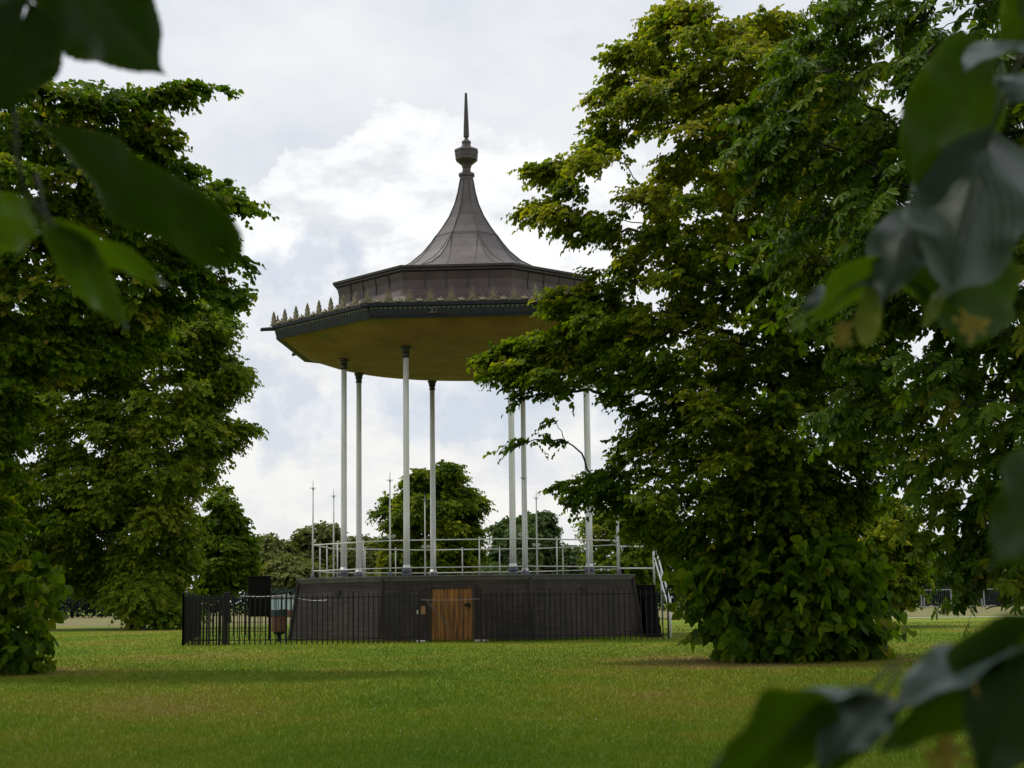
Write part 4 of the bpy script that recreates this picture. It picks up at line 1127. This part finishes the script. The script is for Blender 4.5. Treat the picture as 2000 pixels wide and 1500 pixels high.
# right edge
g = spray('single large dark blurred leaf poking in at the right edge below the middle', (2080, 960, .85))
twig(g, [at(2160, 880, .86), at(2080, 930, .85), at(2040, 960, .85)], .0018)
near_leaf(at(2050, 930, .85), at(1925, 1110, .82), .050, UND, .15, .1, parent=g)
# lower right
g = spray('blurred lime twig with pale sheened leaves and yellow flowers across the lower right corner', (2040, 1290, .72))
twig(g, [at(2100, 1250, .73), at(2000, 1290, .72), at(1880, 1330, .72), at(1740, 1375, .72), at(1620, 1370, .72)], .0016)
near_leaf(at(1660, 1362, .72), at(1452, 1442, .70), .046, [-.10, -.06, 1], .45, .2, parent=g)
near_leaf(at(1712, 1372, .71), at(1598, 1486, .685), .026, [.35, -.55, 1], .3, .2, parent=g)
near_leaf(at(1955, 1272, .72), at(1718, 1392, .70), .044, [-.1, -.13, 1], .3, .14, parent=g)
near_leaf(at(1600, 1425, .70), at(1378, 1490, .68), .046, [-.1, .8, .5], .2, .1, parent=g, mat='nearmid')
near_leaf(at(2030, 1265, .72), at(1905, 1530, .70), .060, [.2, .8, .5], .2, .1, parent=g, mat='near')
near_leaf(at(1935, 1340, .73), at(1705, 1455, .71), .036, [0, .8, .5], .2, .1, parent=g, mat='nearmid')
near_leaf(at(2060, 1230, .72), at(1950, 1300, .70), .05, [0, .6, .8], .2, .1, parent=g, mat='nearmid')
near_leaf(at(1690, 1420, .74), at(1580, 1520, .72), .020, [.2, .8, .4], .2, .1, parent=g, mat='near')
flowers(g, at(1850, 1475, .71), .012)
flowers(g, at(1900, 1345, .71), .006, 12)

# ------------------------------------------------------------------ sky, sun, camera
SUN_EL, SUN_AZ = R(64), R(-58)           # azimuth measured from +Y, negative = left
w = bpy.data.worlds.new("World"); scene.world = w; w.use_nodes = True
nt = w.node_tree; nt.nodes.clear()
out = nt.nodes.new('ShaderNodeOutputWorld'); bg = N(nt, 'ShaderNodeBackground')
sky = nt.nodes.new('ShaderNodeTexSky'); sky.sky_type = 'NISHITA'; sky.sun_disc = False
sky.sun_elevation = SUN_EL; sky.sun_rotation = SUN_AZ
tc = N(nt, 'ShaderNodeTexCoord')
dirv = tc.outputs['Generated']
mp = N(nt, 'ShaderNodeMapping'); mp.inputs['Scale'].default_value = (1, 1, 2.0); nt.links.new(dirv, mp.inputs['Vector'])
nA = N(nt, 'ShaderNodeTexNoise', Scale=4.2, Detail=6.0, Roughness=.5); nt.links.new(mp.outputs[0], nA.inputs['Vector'])
nB = N(nt, 'ShaderNodeTexNoise', Scale=22.0, Detail=8.0, Roughness=.6); nt.links.new(mp.outputs[0], nB.inputs['Vector'])
nW = N(nt, 'ShaderNodeTexNoise', Scale=30.0, Detail=7.0, Roughness=.6); nt.links.new(dirv, nW.inputs['Vector'])
wsub = N(nt, 'ShaderNodeVectorMath', _operation='SUBTRACT'); nt.links.new(nW.outputs['Color'], wsub.inputs[0]); wsub.inputs[1].default_value = (.5, .5, .5)
wsc = N(nt, 'ShaderNodeVectorMath', _operation='SCALE'); nt.links.new(wsub.outputs[0], wsc.inputs[0]); wsc.inputs['Scale'].default_value = .075
wad = N(nt, 'ShaderNodeVectorMath', _operation='ADD'); nt.links.new(dirv, wad.inputs[0]); nt.links.new(wsc.outputs[0], wad.inputs[1])
def blobs(lst):
    prev = None
    for px, py, r in lst:
        p = at(px, py, 1.0) - np.array([0, 0, EYE]); p /= np.linalg.norm(p)
        d = N(nt, 'ShaderNodeVectorMath', _operation='DISTANCE'); nt.links.new(wad.outputs[0], d.inputs[0]); d.inputs[1].default_value = tuple(p)
        m = N(nt, 'ShaderNodeMath', _operation='MULTIPLY_ADD'); nt.links.new(d.outputs['Value'], m.inputs[0]); m.inputs[1].default_value = -F / r; m.inputs[2].default_value = 1.0
        if prev is None: prev = m
        else:
            x = N(nt, 'ShaderNodeMath', _operation='SMOOTH_MAX'); x.inputs[2].default_value = .15
            nt.links.new(prev.outputs[0], x.inputs[0]); nt.links.new(m.outputs[0], x.inputs[1]); prev = x
    return prev
cum = blobs([(785, 262, 75), (730, 320, 95), (650, 370, 110), (560, 440, 110), (960, 330, 85), (880, 420, 170), (760, 430, 170), (1040, 430, 150), (660, 450, 140), (1180, 420, 150)])
low = blobs([(720, 935, 120), (880, 950, 105), (590, 980, 150), (1000, 960, 120), (1120, 930, 140), (820, 1020, 150), (480, 1000, 160), (960, 1050, 160), (520, 715, 70), (640, 715, 60)])
base = ramp(nt, None, [(.34, (.71, .76, .83)), (.45, (.80, .83, .88)), (.55, (.885, .90, .925)), (.65, (.96, .96, .965))])
mxn = N(nt, 'ShaderNodeMath', _operation='MULTIPLY_ADD'); mxn.inputs[1].default_value = .22; nt.links.new(nB.outputs['Fac'], mxn.inputs[0])
sc = N(nt, 'ShaderNodeMath', _operation='MULTIPLY'); sc.inputs[1].default_value = .80; nt.links.new(nA.outputs['Fac'], sc.inputs[0]); nt.links.new(sc.outputs[0], mxn.inputs[2])
nt.links.new(mxn.outputs[0], base.inputs[0])
# cumulus: bright tops with soft grey folds
cshade = ramp(nt, nB.outputs['Fac'], [(.36, (.83, .845, .875)), (.5, (1.03, 1.03, 1.03)), (.7, (1.10, 1.10, 1.09))])
cm = ramp(nt, cum.outputs[0], [(-.0, (0, 0, 0)), (.07, (.6, .6, .6)), (.3, (1, 1, 1))])
lshade = ramp(nt, nB.outputs['Fac'], [(.34, (.80, .81, .85)), (.54, (.95, .94, .92)), (.7, (1.0, .98, .95))])
lm = ramp(nt, low.outputs[0], [(-.0, (0, 0, 0)), (.05, (.75, .75, .75)), (.25, (1, 1, 1))])
m1 = N(nt, 'ShaderNodeMix', _data_type='RGBA'); nt.links.new(cm.outputs[0], m1.inputs[0]); nt.links.new(base.outputs[0], m1.inputs[6]); nt.links.new(cshade.outputs[0], m1.inputs[7])
m2 = N(nt, 'ShaderNodeMix', _data_type='RGBA'); nt.links.new(lm.outputs[0], m2.inputs[0]); nt.links.new(m1.outputs[2], m2.inputs[6]); nt.links.new(lshade.outputs[0], m2.inputs[7])
gr = blobs([(600, 508, 85), (665, 520, 62), (555, 525, 70), (500, 735, 90), (600, 775, 70), (1000, 805, 130), (900, 800, 80), (560, 850, 80), (800, 800, 70)])
gm = ramp(nt, gr.outputs[0], [(.0, (0, 0, 0)), (.6, (.75, .75, .75))])
m2b = N(nt, 'ShaderNodeMix', _data_type='RGBA'); nt.links.new(gm.outputs[0], m2b.inputs[0]); nt.links.new(m2.outputs[2], m2b.inputs[6]); m2b.inputs[7].default_value = (.64, .70, .80, 1); m2 = m2b
# thin clear-sky share from the Sky Texture under the cloud layer
sks = N(nt, 'ShaderNodeVectorMath', _operation='SCALE'); nt.links.new(sky.outputs[0], sks.inputs[0]); sks.inputs['Scale'].default_value = .10
m3 = N(nt, 'ShaderNodeMix', _data_type='RGBA'); m3.inputs[0].default_value = .93; nt.links.new(sks.outputs[0], m3.inputs[6]); nt.links.new(m2.outputs[2], m3.inputs[7])
nt.links.new(m3.outputs[2], bg.inputs['Color']); bg.inputs['Strength'].default_value = 1.0
nt.links.new(bg.outputs[0], out.inputs[0])

sl = bpy.data.lights.new('sun', 'SUN'); sl.energy = 2.5; sl.angle = R(7); sl.color = (1.0, .95, .86)
so = bpy.data.objects.new('sun', sl); COL.objects.link(so)
sd = Vector((math.sin(SUN_AZ) * math.cos(SUN_EL), math.cos(SUN_AZ) * math.cos(SUN_EL), math.sin(SUN_EL)))
so.rotation_euler = sd.to_track_quat('Z', 'Y').to_euler(); so.location = (0, 0, 60)

cam = bpy.data.cameras.new('camera'); co = bpy.data.objects.new('camera', cam); COL.objects.link(co)
cam.sensor_fit = 'HORIZONTAL'; cam.sensor_width = 36; cam.lens = F / 2000 * 36
cam.clip_start = .05; cam.clip_end = 5000
cam.dof.use_dof = True; cam.dof.focus_distance = 42.0; cam.dof.aperture_fstop = 11.9
mr = Euler((PI / 2 + PITCH, 0, 0)).to_matrix() @ Matrix.Rotation(-ROLL, 3, 'Z')
co.matrix_world = Matrix.Translation((0, 0, EYE)) @ mr.to_4x4()
scene.camera = co
scene.view_settings.view_transform = 'Standard'; scene.view_settings.look = 'None'
scene.view_settings.exposure = 0; scene.view_settings.gamma = 1
scene.cycles.max_bounces = 7; scene.cycles.diffuse_bounces = 4; scene.cycles.transmission_bounces = 4; scene.cycles.glossy_bounces = 3
scene.cycles.use_denoising = False if False else True
scene.cycles.sample_clamp_indirect = 6
